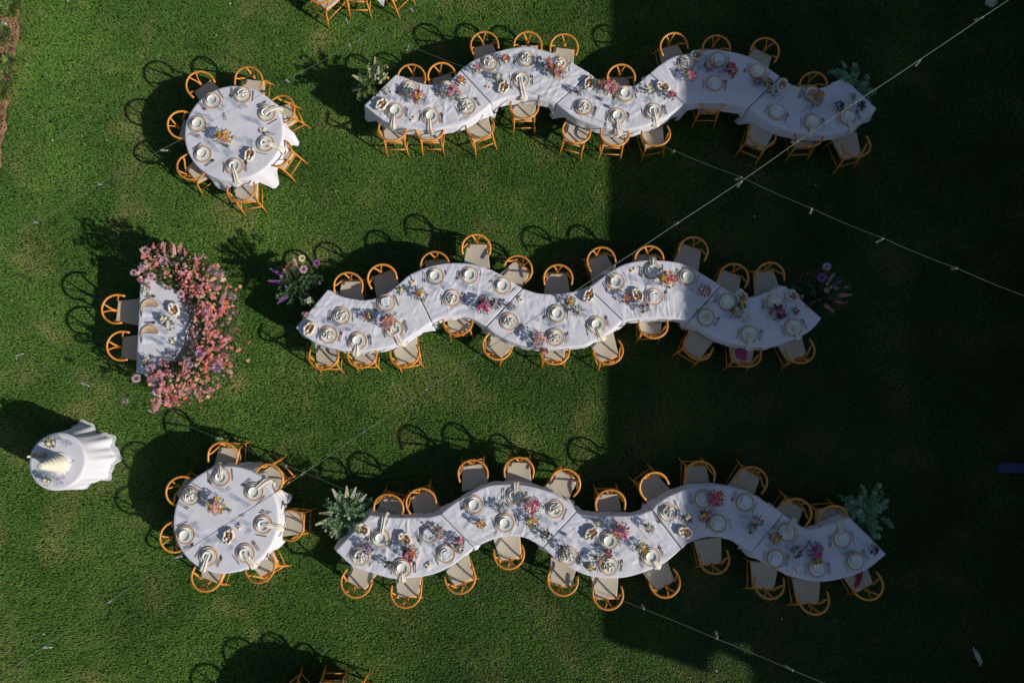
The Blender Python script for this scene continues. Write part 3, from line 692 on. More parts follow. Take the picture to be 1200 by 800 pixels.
# ---------------------------------------------------------------- baskets and butter dishes
def near_plate(p):
    a = min(allplates, key=lambda a: (a[0]-Vector((p.x, p.y, 0))).length); d = Vector((p.x, p.y, 0))-a[0]
    return (('right of' if d.x > 0 else 'left of') if abs(d.x) > abs(d.y) else ('above' if d.y > 0 else 'below'))+' '+a[1]
def basket(px_, py_, deg, seed):
    p = at(px_, py_, .82); q = random.Random(seed)
    t = tag(new('bread_basket', loc=(p.x, p.y, TZ+.004), rz=R(deg)), f'linen-lined oval bread basket {near_plate(p)}', 'basket', 'bread baskets')
    b = MB(); b.lathe([(.05, 0), (.066, .02), (.078, .055), (.082, .06), (.076, .06), (.062, .02), (.02, .012)], 24)
    b.v = [(x*1.5, y, z) for x, y, z in b.v]; new('basket_shell', b.mesh('basket_shell', 'rattan'), t)
    na = 40; vs = []; fs = []
    for j, (rr, z) in enumerate(((.05, .03), (.068, .055), (.085, .075), (.098, .060), (.104, .035))):
        for i in range(na):
            a = 2*math.pi*i/na; w_ = 1+.06*math.sin(5*a+seed)+.025*math.sin(9*a+j)+.08*noise.noise((math.cos(a)*2, math.sin(a)*2, seed))
            vs.append((1.45*rr*w_*math.cos(a), rr*w_*math.sin(a), z+.010*math.sin(7*a+j+seed)))
    for j in range(4):
        for i in range(na): fs.append((j*na+i, (j+1)*na+i, (j+1)*na+(i+1) % na, j*na+(i+1) % na)[::-1])
    l = MB(); l.add(vs, fs); new('linen_liner', l.mesh('linen_liner', 'napkin'), t)
    for k in range(3):
        bb = MB(); bb.blob((-.05+k*.045, q.uniform(-.015, .015), .055), .033, .026, .022, 10, 6, .12, k); new('bread_roll', bb.mesh('bread_roll', 'bread' if k != 0 else 'vase'), t)
    return t
for i, (x, y, d) in enumerate([(447, 122, 50), (590, 102, 60), (690.5, 97, 75), (817, 64, 5), (917, 99, 65), (362, 385, 55), (777, 101, -30), (870, 347, -60), (690, 346, 60), (731, 346, 60) if 0 else (747, 345, -60),
                                (424, 620, -25), (474, 631, -40), (693, 625, 40), (803, 623.5, -20), (292, 181, 70), (267, 628.5, 70), (203, 362, -60), (929, 346, -40)]):
    basket(x, y, d, i)
def butter(px_, py_, deg):
    p = at(px_, py_, .79)
    t = tag(new('butter_dish', loc=(p.x, p.y, TZ+.004), rz=R(deg)), f'square dish of two butter rounds {near_plate(p)}', 'dish', 'butter dishes')
    b = MB(); b.box((0, 0, .006), (.12, .10, .012), bev=.003); new('dish', b.mesh('square_dish', 'ceramic', False), t)
    for k in (-1, 1):
        new('butter_round', MB().lathe([(.018, .012), (.020, .018), (.016, .030), (.006, .033)], 14).mesh('butter_round', 'butter'), t).location = (k*.028, k*.012, 0)
for x, y, d in [(483.5, 139, 20), (572, 102, -30), (931, 106, 35), (876, 371, 5), (484, 331, 10), (610, 350, -70), (742, 316, 10), (502, 663, 30), (691, 663, 20), (817, 618, 30), (933, 669, 80), (307, 152, 10), (280, 617, 50), (202, 398.5, 15)]:
    butter(x, y, d)

# ================================================================== FLOWERS
def petal_ring(b, q, n, r, z, tilt, w_, l):
    for k in range(n):
        a = 2*math.pi*k/n+q.uniform(-.25, .25); d = Vector((math.cos(a)*math.cos(tilt), math.sin(a)*math.cos(tilt), math.sin(tilt)))
        b.leaf((r*math.cos(a), r*math.sin(a), z), d, l*q.uniform(.85, 1.15), w_, fold=q.uniform(.2, .5))
def bloom_mesh(kind, col, var):
    q = random.Random(hash((kind, var)) % 9999 if False else len(kind)*31+var); b = MB()
    if kind == 'rose':
        b.blob((0, 0, 0), .42, .42, .36, 7, 4, .3, var)
        petal_ring(b, q, 6, .25, -.15, .25, .75, .80); petal_ring(b, q, 5, .18, .05, .75, .6, .6); petal_ring(b, q, 4, .08, .2, 1.15, .4, .35)
    elif kind == 'daisy':
        petal_ring(b, q, 8, .12, 0, .25, .42, .9); petal_ring(b, q, 7, .1, .05, .5, .35, .7); b.blob((0, 0, .08), .2, .2, .12, 6, 3)
    elif kind == 'ball':
        for k in range(60):
            z = 1-2*(k+.5)/60; rr = math.sqrt(1-z*z); a = k*2.39996
            d = Vector((rr*math.cos(a), rr*math.sin(a), z)); b.leaf(d*.45, (d+Vector((q.uniform(-.3, .3), q.uniform(-.3, .3), q.uniform(-.3, .3)))), .55, .3)
    elif kind == 'spike':    # length 1 along +X
        n = 64
        for k in range(n):
            t = k/n; a = k*2.4; rr = .055*(1-.75*t)+.012; l = .16*(1-.7*t)
            d = Vector((.45+.3*t, math.cos(a), math.sin(a))); b.leaf((t*.95, rr*math.cos(a)*.6, rr*math.sin(a)*.6), d, l, l*.85, fold=.3)
        b.tube([(-.2, 0, 0), (.95, 0, 0)], .008, 4)
    return b.mesh(kind+'_bloom', 'f_'+col, False)
BM = {}
def bloom(kind, col, loc, size, parent, rot=None, q=rnd, name='blossom'):
    k = (kind, col, q.randrange(3))
    if k not in BM: BM[k] = bloom_mesh(*k)
    o = new(name, BM[k], parent, loc); o.scale = (size,)*3
    o.rotation_euler = rot if rot else (q.uniform(-.6, .6), q.uniform(-.6, .6), q.uniform(0, 6.28)); return o
def leaves(b, q, n, R_, z0, z1, ll, lw, flat=.6):
    for _ in range(n):
        a = q.uniform(0, 6.28); rr = R_*math.sqrt(q.random()); t = 1-(rr/R_)**2; z = z0+(z1-z0)*(q.uniform(.1, 1)*max(.25, t))
        d = Vector((math.cos(a)+q.uniform(-.6, .6), math.sin(a)+q.uniform(-.6, .6), q.uniform(-.3, .9)))
        b.leaf((rr*math.cos(a), rr*math.sin(a), z), d, ll*q.uniform(.6, 1.3), lw*q.uniform(.7, 1.2))
cword = dict(pink='pink', salmon='salmon', coral='coral', blush='blush', hot='magenta', mauve='mauve', purple='purple', lilac='lilac', white='white', cream='cream', yellow='yellow', orange='orange', plum='dark plum', peach='peach', rose='rose pink')
def posy(px_, py_, size, cols, n, seed=0, extra=''):
    """table arrangement: size = radius in metres"""
    q = random.Random(seed*13+5); big = size > .12; ztop = .20 if big else .15
    p = at(px_, py_, TZ+ztop*.8)
    cw = ' and '.join(dict.fromkeys(cword[c].split()[-1] for c in cols[:2]))
    lab = f'{"full posy" if big else "bud vase"} of {cw} flowers {near_plate(p)}'
    if lab in LABELS: lab = lab.replace('of', 'with', 1)
    t = tag(new('flower_vase', loc=(p.x, p.y, TZ)), lab, 'flowers', 'table flowers')
    if big: vp_ = [(.035, 0), (.05, .01), (.058, .05), (.052, .085), (.048, .085), (.05, .05), (.02, .02)]
    else: vp_ = [(.018, 0), (.027, .008), (.030, .035), (.016, .065), (.019, .085), (.014, .085), (.012, .06)]
    new('vase', MB().lathe(vp_, 18).mesh('vase', 'vase'), t, kind=None)
    b = MB(); leaves(b, q, int(40+420*size*size*8), size*.95, .07, ztop, .05, .020)
    for _ in range(8):
        a = q.uniform(0, 6.28); b.tube([(0, 0, .05), (size*.8*math.cos(a), size*.8*math.sin(a), ztop*.9)], .002, 4)
    new('foliage', b.mesh('posy_foliage', 'leaf' if seed % 3 else 'leafdark', False), t)
    for k in range(n):
        a = q.uniform(0, 6.28) if k else 0; rr = size*math.sqrt((k+.4)/n)*q.uniform(.75, 1.05); a = k*2.4+q.uniform(-.4, .4)
        c = cols[k % len(cols)] if k < len(cols)*2 else q.choice(cols)
        kind = q.choice(('rose', 'rose', 'daisy', 'ball')); s = q.uniform(.030, .048) if big else q.uniform(.025, .037)
        bloom(kind, c, (rr*math.cos(a), rr*math.sin(a), ztop*(1.05-.45*(rr/size)**2)+q.uniform(-.01, .03)), s, t, q=q)
W = 'white'
posies = [
 # top wavy table
 (490, 112, .13, ['pink', 'peach', 'yellow', 'plum'], 18), (531, 107, .13, ['rose', 'hot', 'lilac', 'blush'], 15), (558, 80, .08, ['rose', 'pink'], 7), (540, 94, .09, ['orange', 'hot'], 7), (592, 68, .08, ['yellow', 'hot'], 6),
 (583, 91, .09, ['white', 'lilac'], 7), (453, 106, .06, ['white'], 5), (644, 75, .13, ['lilac', 'orange', 'pink', 'rose'], 12), (655, 83, .13, ['peach', 'blush', 'pink'], 16), (679, 106, .07, ['lilac', 'white'], 6),
 (704.5, 98, .09, ['rose', 'yellow', 'blush'], 8), (716, 102, .15, ['pink', 'blush', 'hot', 'peach'], 20), (761, 104, .09, ['white', 'yellow'], 7), (787.5, 111, .08, ['hot', 'rose'], 7), (809, 88, .12, ['hot', 'blush', 'pink'], 10),
 (832, 76, .10, ['blush', 'white', 'pink'], 12), (857, 81, .14, ['hot', 'orange', 'pink', 'plum'], 16), (889, 94, .07, ['hot', 'rose'], 5), (901, 96, .08, ['orange', 'yellow', 'plum'], 8), (905, 107, .07, ['white', 'blush'], 6),
 (957.5, 112, .15, ['orange', 'yellow', 'blush', 'mauve'], 18), (984, 124, .09, ['plum', 'purple'], 8), (1010, 123, .06, ['plum'], 5),
 # middle
 (362, 352, .06, ['white'], 5), (357, 369, .05, ['rose'], 4), (431, 371, .09, ['yellow', 'hot', 'plum'], 8), (455, 377, .15, ['pink', 'yellow', 'blush', 'rose'], 22), (470, 340, .07, ['white', 'yellow'], 6), (493, 345, .11, ['yellow', 'orange', 'lilac'], 9),
 (567, 358, .15, ['hot', 'pink', 'plum', 'lilac'], 20), (580, 356, .09, ['lilac', 'mauve'], 7), (631, 396, .14, ['peach', 'salmon', 'rose', 'lilac'], 16), (668.5, 352.5, .09, ['yellow', 'orange'], 8), (678, 364, .10, ['blush', 'white'], 8),
 (637, 411, .06, ['pink'], 4), (598, 359, .06, ['mauve', 'lilac'], 5), (736, 349, .10, ['orange', 'hot'], 8), (784, 326, .16, ['hot', 'blush', 'orange', 'pink', 'yellow'], 22), (755, 360, .09, ['lilac', 'plum'], 8), (826, 340, .11, ['rose', 'blush', 'peach'], 9),
 (864, 366, .10, ['lilac', 'orange', 'white'], 9), (912, 366, .15, ['mauve', 'hot', 'plum', 'purple'], 16), (870, 357, .05, ['yellow'], 3), (933, 364, .05, ['hot', 'white'], 4),
 # bottom
 (480, 649, .14, ['hot', 'orange', 'plum', 'pink'], 18), (431, 643, .10, ['lilac', 'purple'], 8), (563, 613, .08, ['orange', 'yellow'], 6), (515, 624, .09, ['lilac', 'rose'], 8), (539, 634, .07, ['rose', 'hot'], 5), (538, 642, .07, ['white', 'mauve'], 5),
 (455, 662, .06, ['white', 'plum'], 5), (623, 592, .15, ['hot', 'pink', 'white', 'blush'], 18), (624, 611, .11, ['orange', 'yellow', 'rose'], 10), (589, 595, .09, ['lilac', 'white'], 7), (640, 627, .09, ['plum', 'mauve', 'white'], 8), (663, 644, .09, ['white', 'lilac'], 8),
 (703, 656, .10, ['rose', 'white'], 8), (713, 648, .06, ['hot'], 4), (728, 622, .15, ['hot', 'purple', 'orange', 'peach'], 20), (753, 643, .10, ['orange', 'yellow'], 7), (692, 664, .07, ['yellow', 'white'], 5), (839.5, 584, .15, ['hot', 'peach', 'coral', 'pink'], 20),
 (826, 605, .10, ['orange', 'yellow', 'hot'], 8), (806, 608, .08, ['plum', 'white'], 7), (761, 618, .07, ['rose', 'white'], 5), (888, 611, .09, ['mauve', 'blush'], 7), (881, 619, .07, ['white', 'lilac'], 5), (909, 630, .10, ['orange', 'hot', 'yellow'], 8), (935, 647, .10, ['plum', 'white'], 7),
 (956, 645, .15, ['mauve', 'purple', 'hot', 'lilac'], 18), (958, 655, .08, ['yellow', 'rose'], 5), (1025, 644, .07, ['plum', 'purple'], 5), (771, 590, .06, ['lilac'], 4) if 0 else (700, 612, .05, ['white'], 3),
 # round tables
 (262, 160, .15, ['orange', 'yellow', 'rose', 'peach'], 22), (252, 593, .15, ['peach', 'yellow', 'rose', 'lilac'], 22),
]
for i, (x, y, s, c, n) in enumerate(posies): posy(x, y, s, c, n, i)
# small cream candles and tall jars
for x, y in ((312, 157), (268, 172), (270, 599), (600, 102), (540, 118), (705, 116), (715, 125), (370, 360), (664, 627), (453, 636)):
    p = at(x, y, .80); t = tag(new('candle_jar', loc=(p.x, p.y, TZ+.003)), f'short cream candle in clear jar {near_plate(p)}', 'candle', 'candle jars')
    new('candle', MB().lathe([(.024, 0), (.024, .055), (.018, .058), (.003, .056)], 16).mesh('candle', 'wax'), t)
    new('jar', MB().lathe([(.030, 0), (.031, .09), (.029, .09), (.027, .004)], 18, cap=False).mesh('jar', 'glass'), t)

def tall_arrangement(px_, py_, name_lab, rad, zt, leafm, spikes, balls, roses, seed, nst=64, z_img=.75):
    """floor-standing arrangement in an urn; rad = crown radius, zt = crown top"""
    q = random.Random(seed); p = at(px_, py_, z_img)
    t = tag(new('floor_arrangement', loc=(p.x, p.y, 0)), name_lab, 'flowers', 'floor arrangements at the table ends')
    new('urn', MB().lathe([(.10, 0), (.12, .03), (.15, .20), (.13, .38), (.10, .42), (.12, .45), (.10, .45), (.08, .40)], 24).mesh('urn', 'vase'), t)
    def dirv(el=None, a=None):
        a = q.uniform(0, 6.28) if a is None else a; el = q.uniform(.05, 1.35) if el is None else el
        return Vector((math.cos(a)*math.cos(el), math.sin(a)*math.cos(el), math.sin(el)))
    b = MB(); sb = MB(); z0 = .44
    for k in range(nst):
        el = 1.3*q.random()**1.5; d = dirv(el); L = (rad/max(math.cos(el), .35)*.9 if el < .9 else (zt-z0))*q.uniform(.55, 1.25); L = min(L, max(zt-z0, rad)*1.2)
        o = Vector((q.uniform(-.06, .06), q.uniform(-.06, .06), z0)); curve = Vector((0, 0, -.12*L))
        w1_ = Vector((q.uniform(-.07, .07), q.uniform(-.07, .07), 0)); P_ = [o, o+d*L*.4+Vector((0, 0, .05))+w1_*.4, o+d*L*.75+Vector((0, 0, .03))+w1_, o+d*L+curve+w1_*.6]
        sb.tube(P_, .003, 4)
        u = .12+q.uniform(0, .1)
        while u < 1:
            j = min(2, int(u*3)); f_ = u*3-j; c = P_[j].lerp(P_[j+1], f_)
            for _ in range(q.randrange(3, 7)):
                a = q.uniform(0, 6.28); side = Vector((math.cos(a), math.sin(a), q.uniform(-.2, .9)))
                b.leaf(c+side*q.uniform(0, .024), side+d*q.uniform(0, 1), q.uniform(.026, .058), q.uniform(.014, .034), fold=.25)
            u += q.uniform(.012, .035) if q.random() < .85 else q.uniform(.08, .18)
    new('foliage', b.mesh('arrangement_leaves', leafm, False), t); new('stems', sb.mesh('arrangement_stems', 'stem'), t)
    for (dx, dy, l, c) in spikes:      # tip offset in metres from the centre
        tip = Vector((dx, dy, zt*.92-.45*(dx*dx+dy*dy))); d = (tip-Vector((0, 0, z0+.05))).normalized(); o_ = tip-d*l
        e = d.to_track_quat('X', 'Z').to_euler(); bloom('spike', c, o_, l, t, rot=e, q=q, name='flower_spike')
    for (dx, dy, s, c) in balls: bloom('ball', c, (dx, dy, zt*.95-.35*(dx*dx+dy*dy)), s, t, q=q, name='globe_flower')
    for (dx, dy, s, c) in roses: bloom('rose', c, (dx, dy, zt*.88-.35*(dx*dx+dy*dy)), s, t, q=q)
tall_arrangement(438, 97, 'white and cream snapdragons with green foliage at left end of top wavy table', .42, 1.0, 'leaf',
    [(.02, .52, .26, 'cream'), (-.42, .12, .30, 'cream'), (-.35, -.20, .20, 'cream'), (.12, .30, .2, 'white'), (.3, .15, .2, 'cream'), (-.1, .28, .22, 'cream'), (.2, .0, .2, 'cream'), (.05, .1, .18, 'white')], [],
    [(.22, .12, .035, 'cream'), (.12, .02, .03, 'cream'), (.28, .28, .025, 'cream'), (.3, .05, .03, 'yellow'), (.1, .2, .03, 'cream'), (-.05, .06, .03, 'cream')], 3)
tall_arrangement(1003, 101, 'blue-green eucalyptus spray at right end of top wavy table', .50, .95, 'leafblue_lifted', [(.62, .03, .3, 'white'), (.45, .32, .25, 'white')] if 0 else [], [], [], 5, nst=44)
tall_arrangement(346, 331, 'dark leafy arrangement with coral tulips and purple spikes at left end of middle wavy table', .42, 1.0, 'leafdark',
    [(-.05, .55, .28, 'rose'), (-.50, .28, .30, 'purple'), (-.52, .03, .28, 'purple'), (-.32, -.42, .26, 'purple'), (-.12, .25, .2, 'plum')],
    [(.15, .44, .075, 'cream'), (.20, .22, .085, 'mauve'), (.42, .36, .075, 'purple')],
    [(-.12, .32, .05, 'coral'), (-.17, .20, .05, 'salmon'), (-.14, .27, .04, 'pink'), (-.22, .08, .05, 'rose'), (.22, .08, .022, 'salmon'), (.48, -.02, .035, 'purple'), (.05, .24, .03, 'cream'), (-.12, -.12, .04, 'lilac')], 8)
tall_arrangement(962, 345, 'mixed purple globe flowers and pink spires at right end of middle wavy table', .46, .98, 'leafdark',
    [(.28, .42, .30, 'lilac'), (.56, .16, .28, 'mauve'), (.62, .0, .28, 'rose'), (.42, .28, .22, 'purple'), (.2, -.35, .25, 'rose'), (.42, -.18, .22, 'rose')],
    [(.10, .52, .085, 'lilac'), (-.04, .30, .095, 'purple'), (.03, .05, .055, 'mauve')],
    [(.38, -.02, .045, 'salmon'), (.24, .1, .04, 'lilac'), (.46, -.15, .03, 'coral'), (.08, .18, .03, 'cream'), (.15, .12, .03, 'yellow'), (.3, .0, .035, 'blush'), (-.25, .4, .03, 'purple')], 9)
tall_arrangement(403, 604, 'white veronica spires and eucalyptus at left end of bottom wavy table', .42, 1.02, 'leafblue',
    [(-.22, .50, .32, 'white'), (.22, .53, .26, 'white'), (.42, .40, .24, 'white'), (-.44, .06, .26, 'cream'), (-.52, -.16, .34, 'cream'), (.05, .55, .25, 'cream'), (-.15, .18, .2, 'white'), (.15, -.05, .2, 'white'), (.05, .02, .15, 'cream'), (-.2, -.38, .25, 'cream')], [],
    [(-.3, -.25, .03, 'cream'), (-.1, .02, .03, 'white'), (.0, -.1, .03, 'cream')], 12)
tall_arrangement(1020, 600, 'blue-green eucalyptus sprays at right end of bottom wavy table', .48, .98, 'leafblue_lifted', [(-.42, .55, .35, 'white')] if 0 else [], [], [], 14, nst=44)

# ================================================================== HALF-ROUND FLOWER TABLE
sc = at(163, 380.5, TZ); s_top = at(165, 326.5, TZ); s_bot = at(160, 435.5, TZ)
ax = (s_top-s_bot); ax.z = 0; SR = ax.length/2; axn = ax.normalized(); nx = Vector((axn.y, -axn.x, 0)); mid = (s_top+s_bot)/2
na, nr = 60, 22; h = wrinkle(91, mid.x+.3, mid.y, .6, 14); top = []; fc = []
for i in range(na+1):
    q = -math.pi/2+math.pi*i/na; e = mid+axn*SR*math.sin(q)+nx*SR*1.03*math.cos(q); c = mid+axn*SR*math.sin(q)
    for j in range(nr+1):
        p = c.lerp(e, j/nr); top.append((p.x, p.y, TZ+h(p.x, p.y)*min(1, min(j, nr-j)/3)))
for i in range(na):
    for j in range(nr): a_ = i*(nr+1)+j; fc.append((a_, a_+1, a_+nr+2, a_+nr+1))
rim = [i*(nr+1)+nr for i in range(na+1)]+[i*(nr+1) for i in range(na-1, 0, -1)]
NR_ = len(rim)
me = cloth_mesh('half_round_cloth', top, rim, fc, lambda k, p, nn: .70 if k < .5 else .24, lambda k, p, nn: .06 if k < .5 else .0, 92, rows=12)
tag(new('tablecloth', me), 'white cloth on the half-round table beside the pink flower wreath', 'tablecloth')
root = tag(new('half_round_table', loc=(mid.x, mid.y, 0)), 'half-round table under the white cloth beside the pink flower wreath', 'table')
ring = [mid+axn*SR*.97*math.sin(-math.pi/2+math.pi*i/24)+nx*SR*.98*math.cos(-math.pi/2+math.pi*i/24) for i in range(25)]
N_ = 25; tb = MB(); tb.add([(p.x-mid.x, p.y-mid.y, z) for z in (.71, .735) for p in ring], [tuple(range(N_, 2*N_)), tuple(range(N_-1, -1, -1))]+[(i, (i+1) % N_, (i+1) % N_+N_, i+N_) for i in range(N_)])
new('tabletop', tb.mesh('half_round_top', 'tabletop', False), root)
for u, v_ in ((-.7, .1), (.7, .1), (0, .8)):
    p = axn*SR*u+nx*SR*v_; new('leg', MB().tube([(p.x, p.y, 0), (p.x, p.y, .71)], .014, 8).mesh('folding_leg', 'steel'), root)
for (x, y), wl_ in (((175, 360), 'upper'), ((175, 391), 'lower')):
    p = at(x, y, .79); p.z = 0; o = -nx
    wh = f'at the {wl_} seat of the half-round flower table'
    tag(new('charger_plate', ME['charger'], None, (p.x, p.y, PZ)), f'tan woven charger half under a napkin {wh}', 'charger', 'woven chargers')
    nb = MB(); n = 12; vs = []; fs = []
    for j in range(n+1):
        for i in range(n+1):
            X = -.13+.30*i/n; Y = -.19+.20*j/n; vs.append((X, Y, .018+.005*math.sin(Y*40)+.004*noise.noise((X*12, Y*12, 5))))
    for j in range(n):
        for i in range(n): fs.append((j*(n+1)+i, j*(n+1)+i+1, (j+1)*(n+1)+i+1, (j+1)*(n+1)+i))
    nb.add(vs, fs); tag(new('napkin', nb.mesh('napkin_flat', 'bluenapkin'), None, (p.x, p.y, PZ)), f'white napkin laid over a charger {wh}', 'napkin', 'linen napkins')
    for k, nm in ((.20, 'inner'), (.225, 'outer')):
        v = p+axn*k; tag(new('fork', ME['fork'], None, (v.x, v.y, PZ), math.atan2(nx.y, nx.x)-math.pi/2), f'{nm} bronze fork {wh}', 'fork', 'bronze forks')
    for t_, o_, k_ in ((-.1, -.28, 'wine'), (.02, -.32, 'water'), (-.18, -.24, 'wine')):
        v = p+axn*t_-o*(-o_); tag(new(k_+'_glass', ME[k_], None, (v.x, v.y, PZ-.002)), (f'clear wine glass {"left" if t_ < -.15 else "right"} of the pair ' if k_ == 'wine' else 'clear water tumbler ')+wh, 'glass', 'glasses on the half-round table')
for i, (x, y, c) in enumerate(((170, 340, ['white']), (193, 375, ['white', 'cream']), (170, 423, ['white', 'blush']), (198, 381, ['white']))):
    allplates.append((at(x, y, .8), f'{["top corner", "middle", "bottom corner", "right side"][i]} of the half-round table')); posy(x, y, .08, c, 9, 200+i)
# the flower wreath, standing on the lawn round the curved side
q = random.Random(77)
WR = [at(x, y, .8) for x, y in ((176, 306), (196, 316), (216, 320), (234, 330), (245, 348), (250, 370), (252, 393), (246, 414), (236, 431), (217, 443), (198, 447), (180, 449))]
WR = [Vector((p.x, p.y, 0)) for p in WR]; WC = catmull(WR, 60); c0 = Vector((mid.x, mid.y, 0))+nx*SR*.4
wre = tag(new('flower_wreath', loc=(c0.x, c0.y, 0)), 'waist-high crescent of pink, coral and mauve flowers round the half-round table', 'flowers')
def wp(u, v_, hh):
    i = u*(len(WC)-1); k = min(len(WC)-2, int(i)); p = WC[k].lerp(WC[k+1], i-k); t = (WC[k+1]-WC[k]).normalized(); n_ = Vector((t.y, -t.x, 0))
    if n_.dot(p-c0) < 0: n_ = -n_
    p = p+n_*v_*.40; return Vector((p.x-c0.x, p.y-c0.y, hh)), n_, t
b = MB()
for _ in range(12000):
    u = q.random(); v_ = q.uniform(-.9, .95); hmax = .34+.64*math.sqrt(max(0, 1-v_*v_)); p, n_, t = wp(u, v_, hmax*q.uniform(.15, 1.0)**.5)
    d = n_*q.uniform(-.6, 1)+t*q.uniform(-1, 1)+Vector((0, 0, q.uniform(-.2, .9))); b.leaf(p, d, q.uniform(.04, .10), q.uniform(.016, .040))
new('foliage', b.mesh('wreath_leaves', 'leaf', False), wre, kind='stuff')
fcols = ['pink', 'salmon', 'salmon', 'coral', 'rose', 'salmon', 'blush', 'peach', 'peach', 'mauve', 'rose', 'pink']
for kk in range(160):
    u0 = q.random(); v0 = max(-.95, min(1.1, q.gauss(.12, .62))); cc = fcols[int(q.random()*len(fcols))]; big = q.random() < .3
    for k in range(q.randrange(3, 8)):
        u = min(1, max(0, u0+q.gauss(0, .022))); v_ = v0+q.gauss(0, .13); hh = .40+.60*math.sqrt(max(0, 1-(v_/1.35)**2))+q.uniform(-.04, .09); p, n_, t = wp(u, v_, hh)
        c2 = cc if q.random() < .75 else q.choice(fcols)
        bloom(q.choice(('rose', 'rose', 'rose', 'daisy')), c2, p, q.uniform(.034, .058) if big else q.uniform(.022, .042), wre, q=q)
for k in range(70):
    u = q.random(); v_ = q.uniform(-.3, 1.0); hh = .45+.60*math.sqrt(max(0, 1-(v_/1.3)**2)); p, n_, t = wp(u, v_, hh)
    d = (n_*(v_*1.1+.2)+t*q.uniform(-.8, .8)+Vector((0, 0, .55))).normalized()
    bloom('spike', q.choice(('pink', 'salmon', 'rose', 'salmon', 'blush', 'rose')), p, q.uniform(.11, .22), wre, rot=d.to_track_quat('X', 'Z').to_euler(), q=q, name='flower_spike')
for x, y, s in [(169, 293, .085), (191, 305, .09), (156, 319, .07), (165, 316, .06), (246, 317, .075), (256, 321, .10), (250, 335, .085), (272, 348, .075), (244, 382, .085), (233, 415, .10), (254, 430, .11),
                (175, 431, .08), (159, 443, .09), (176, 444, .075), (185, 443, .085), (183, 459, .085), (219, 424, .08), (211, 344, .08), (208, 286, .04), (146, 470, .06), (176, 323, .08), (222, 427, .07)]:
    p = at(x, y, 1.02); bloom('ball', q.choice(('mauve', 'lilac', 'mauve')), (p.x-c0.x, p.y-c0.y, 1.0 if s > .05 else .9), s, wre, q=q, name='globe_flower')
    if (p.xy-c0.xy).length > 1.2 or x < 172:
        v = Vector((p.x-c0.x, p.y-c0.y, 1.0)); bs = v*.72; bs.z = .55
        new('stem', MB().tube([bs, v*.9+Vector((0, 0, -.08)), v], .005, 5).mesh('globe_stem', 'stem'), wre)

# ================================================================== CAKE TABLE
cp = at(67.4, 540.5, TZ); cr = at(67.4+33.2, 540.5, TZ).x-cp.x
na, nr = 200, 10; vs = []; fs = []
for j in range(nr+1):
    for i in range(na):
        a = 2*math.pi*i/na; rr = cr*j/nr+.0001; vs.append((rr*math.cos(a), rr*math.sin(a), TZ+.0015*noise.noise((rr*6*math.cos(a), rr*6*math.sin(a), 0))))
ns = 36; ph = 1.3
for j in range(1, ns+1):
    t = j/ns
    for i in range(na):
        a = 2*math.pi*i/na
        east = .5+.5*math.cos(a-.05); fl = .045+.02*east+.04*math.cos(a-1.4)
        fold = .050*math.sin(8*a+ph+1.1*math.sin(2*a))+.022*math.sin(19*a+2+.9*math.sin(3*a))+.03*noise.noise((math.cos(a)*2, math.sin(a)*2, 3))
        rr = cr+.006+fl*t**1.5+fold*t**.8*(.55+.45*t)
        z = TZ-(TZ-.012)*min(1, t*1.04)**.97
        if t > .82: rr += (t-.82)*(.20+.5*noise.noise((math.cos(a)*1.5, math.sin(a)*1.5, 9))); z = .014+.03*max(0, noise.noise((math.cos(a)*2, math.sin(a)*2, 4)))*(1-t)/.18
        vs.append((rr*math.cos(a), rr*math.sin(a), z))
for j in range(nr+ns):
    for i in range(na): fs.append((j*na+i, (j+1)*na+i, (j+1)*na+(i+1) % na, j*na+(i+1) % na))
b = MB(); b.add(vs, fs)
tag(new('tablecloth', b.mesh('cake_cloth', 'cloth'), None, (cp.x, cp.y, 0)), 'white floor-length cloth pooling on the lawn under the cake', 'tablecloth')
root = tag(new('cake_table', loc=(cp.x, cp.y, 0)), 'small round table under the tall cake at the left edge', 'table')
new('tabletop', MB().lathe([(cr-.01, .715), (cr-.004, .725), (cr-.004, .745), (cr-.01, .748)], 48).mesh('cake_table_top', 'tabletop'), root)
new('pedestal', MB().lathe([(.25, 0), (.24, .03), (.05, .06), (.04, .4), (.05, .70), (.2, .715)], 24).mesh('pedestal', 'steel'), root)
kp = at(70, 543, TZ); cake = tag(new('tiered_cake', loc=(kp.x, kp.y, TZ)), 'tall cream six-tier cake on the small white table', 'cake')
new('cake_stand', MB().lathe([(.20, 0), (.205, .006), (.205, .014), (.19, .016)], 40).mesh('cake_stand', 'ceramic'), cake)
z = .016; r_ = .160
for k in range(6):
    hh = .090-.003*k; pr = [(r_, 0), (r_+.003, .012)]
    for s_ in range(1, 9): pr.append((r_-.001-.004*s_/8+(.0045 if s_ % 2 else 0), .012+(hh-.03)*s_/8))
    pr += [(r_-.008, hh-.006), (r_-.018, hh), (.01, hh+.001)]
    new('cake_tier', MB().lathe(pr, 44).mesh('cake_tier', 'cake'), cake).location = (q.uniform(-.002, .002), q.uniform(-.002, .002), z)
    z += hh; r_ -= .019
bp = at(52, 533, TZ); bt = tag(new('bottle', loc=(bp.x, bp.y, TZ)), 'grey-green bottle with a cream top standing beside the cake', 'bottle')
new('body', MB().lathe([(.045, 0), (.052, .01), (.052, .22), (.040, .28), (.018, .33), (.017, .40)], 24).mesh('bottle_body', 'frost'), bt)
new('cap', MB().lathe([(.020, .34), (.021, .42), (.018, .43), (.004, .432)], 16).mesh('bottle_cap', 'wax'), bt)
allplates.append((at(58, 517, TZ), 'back of the cake table')); posy(58, 518, .09, ['white', 'yellow', 'cream'], 8, 301)
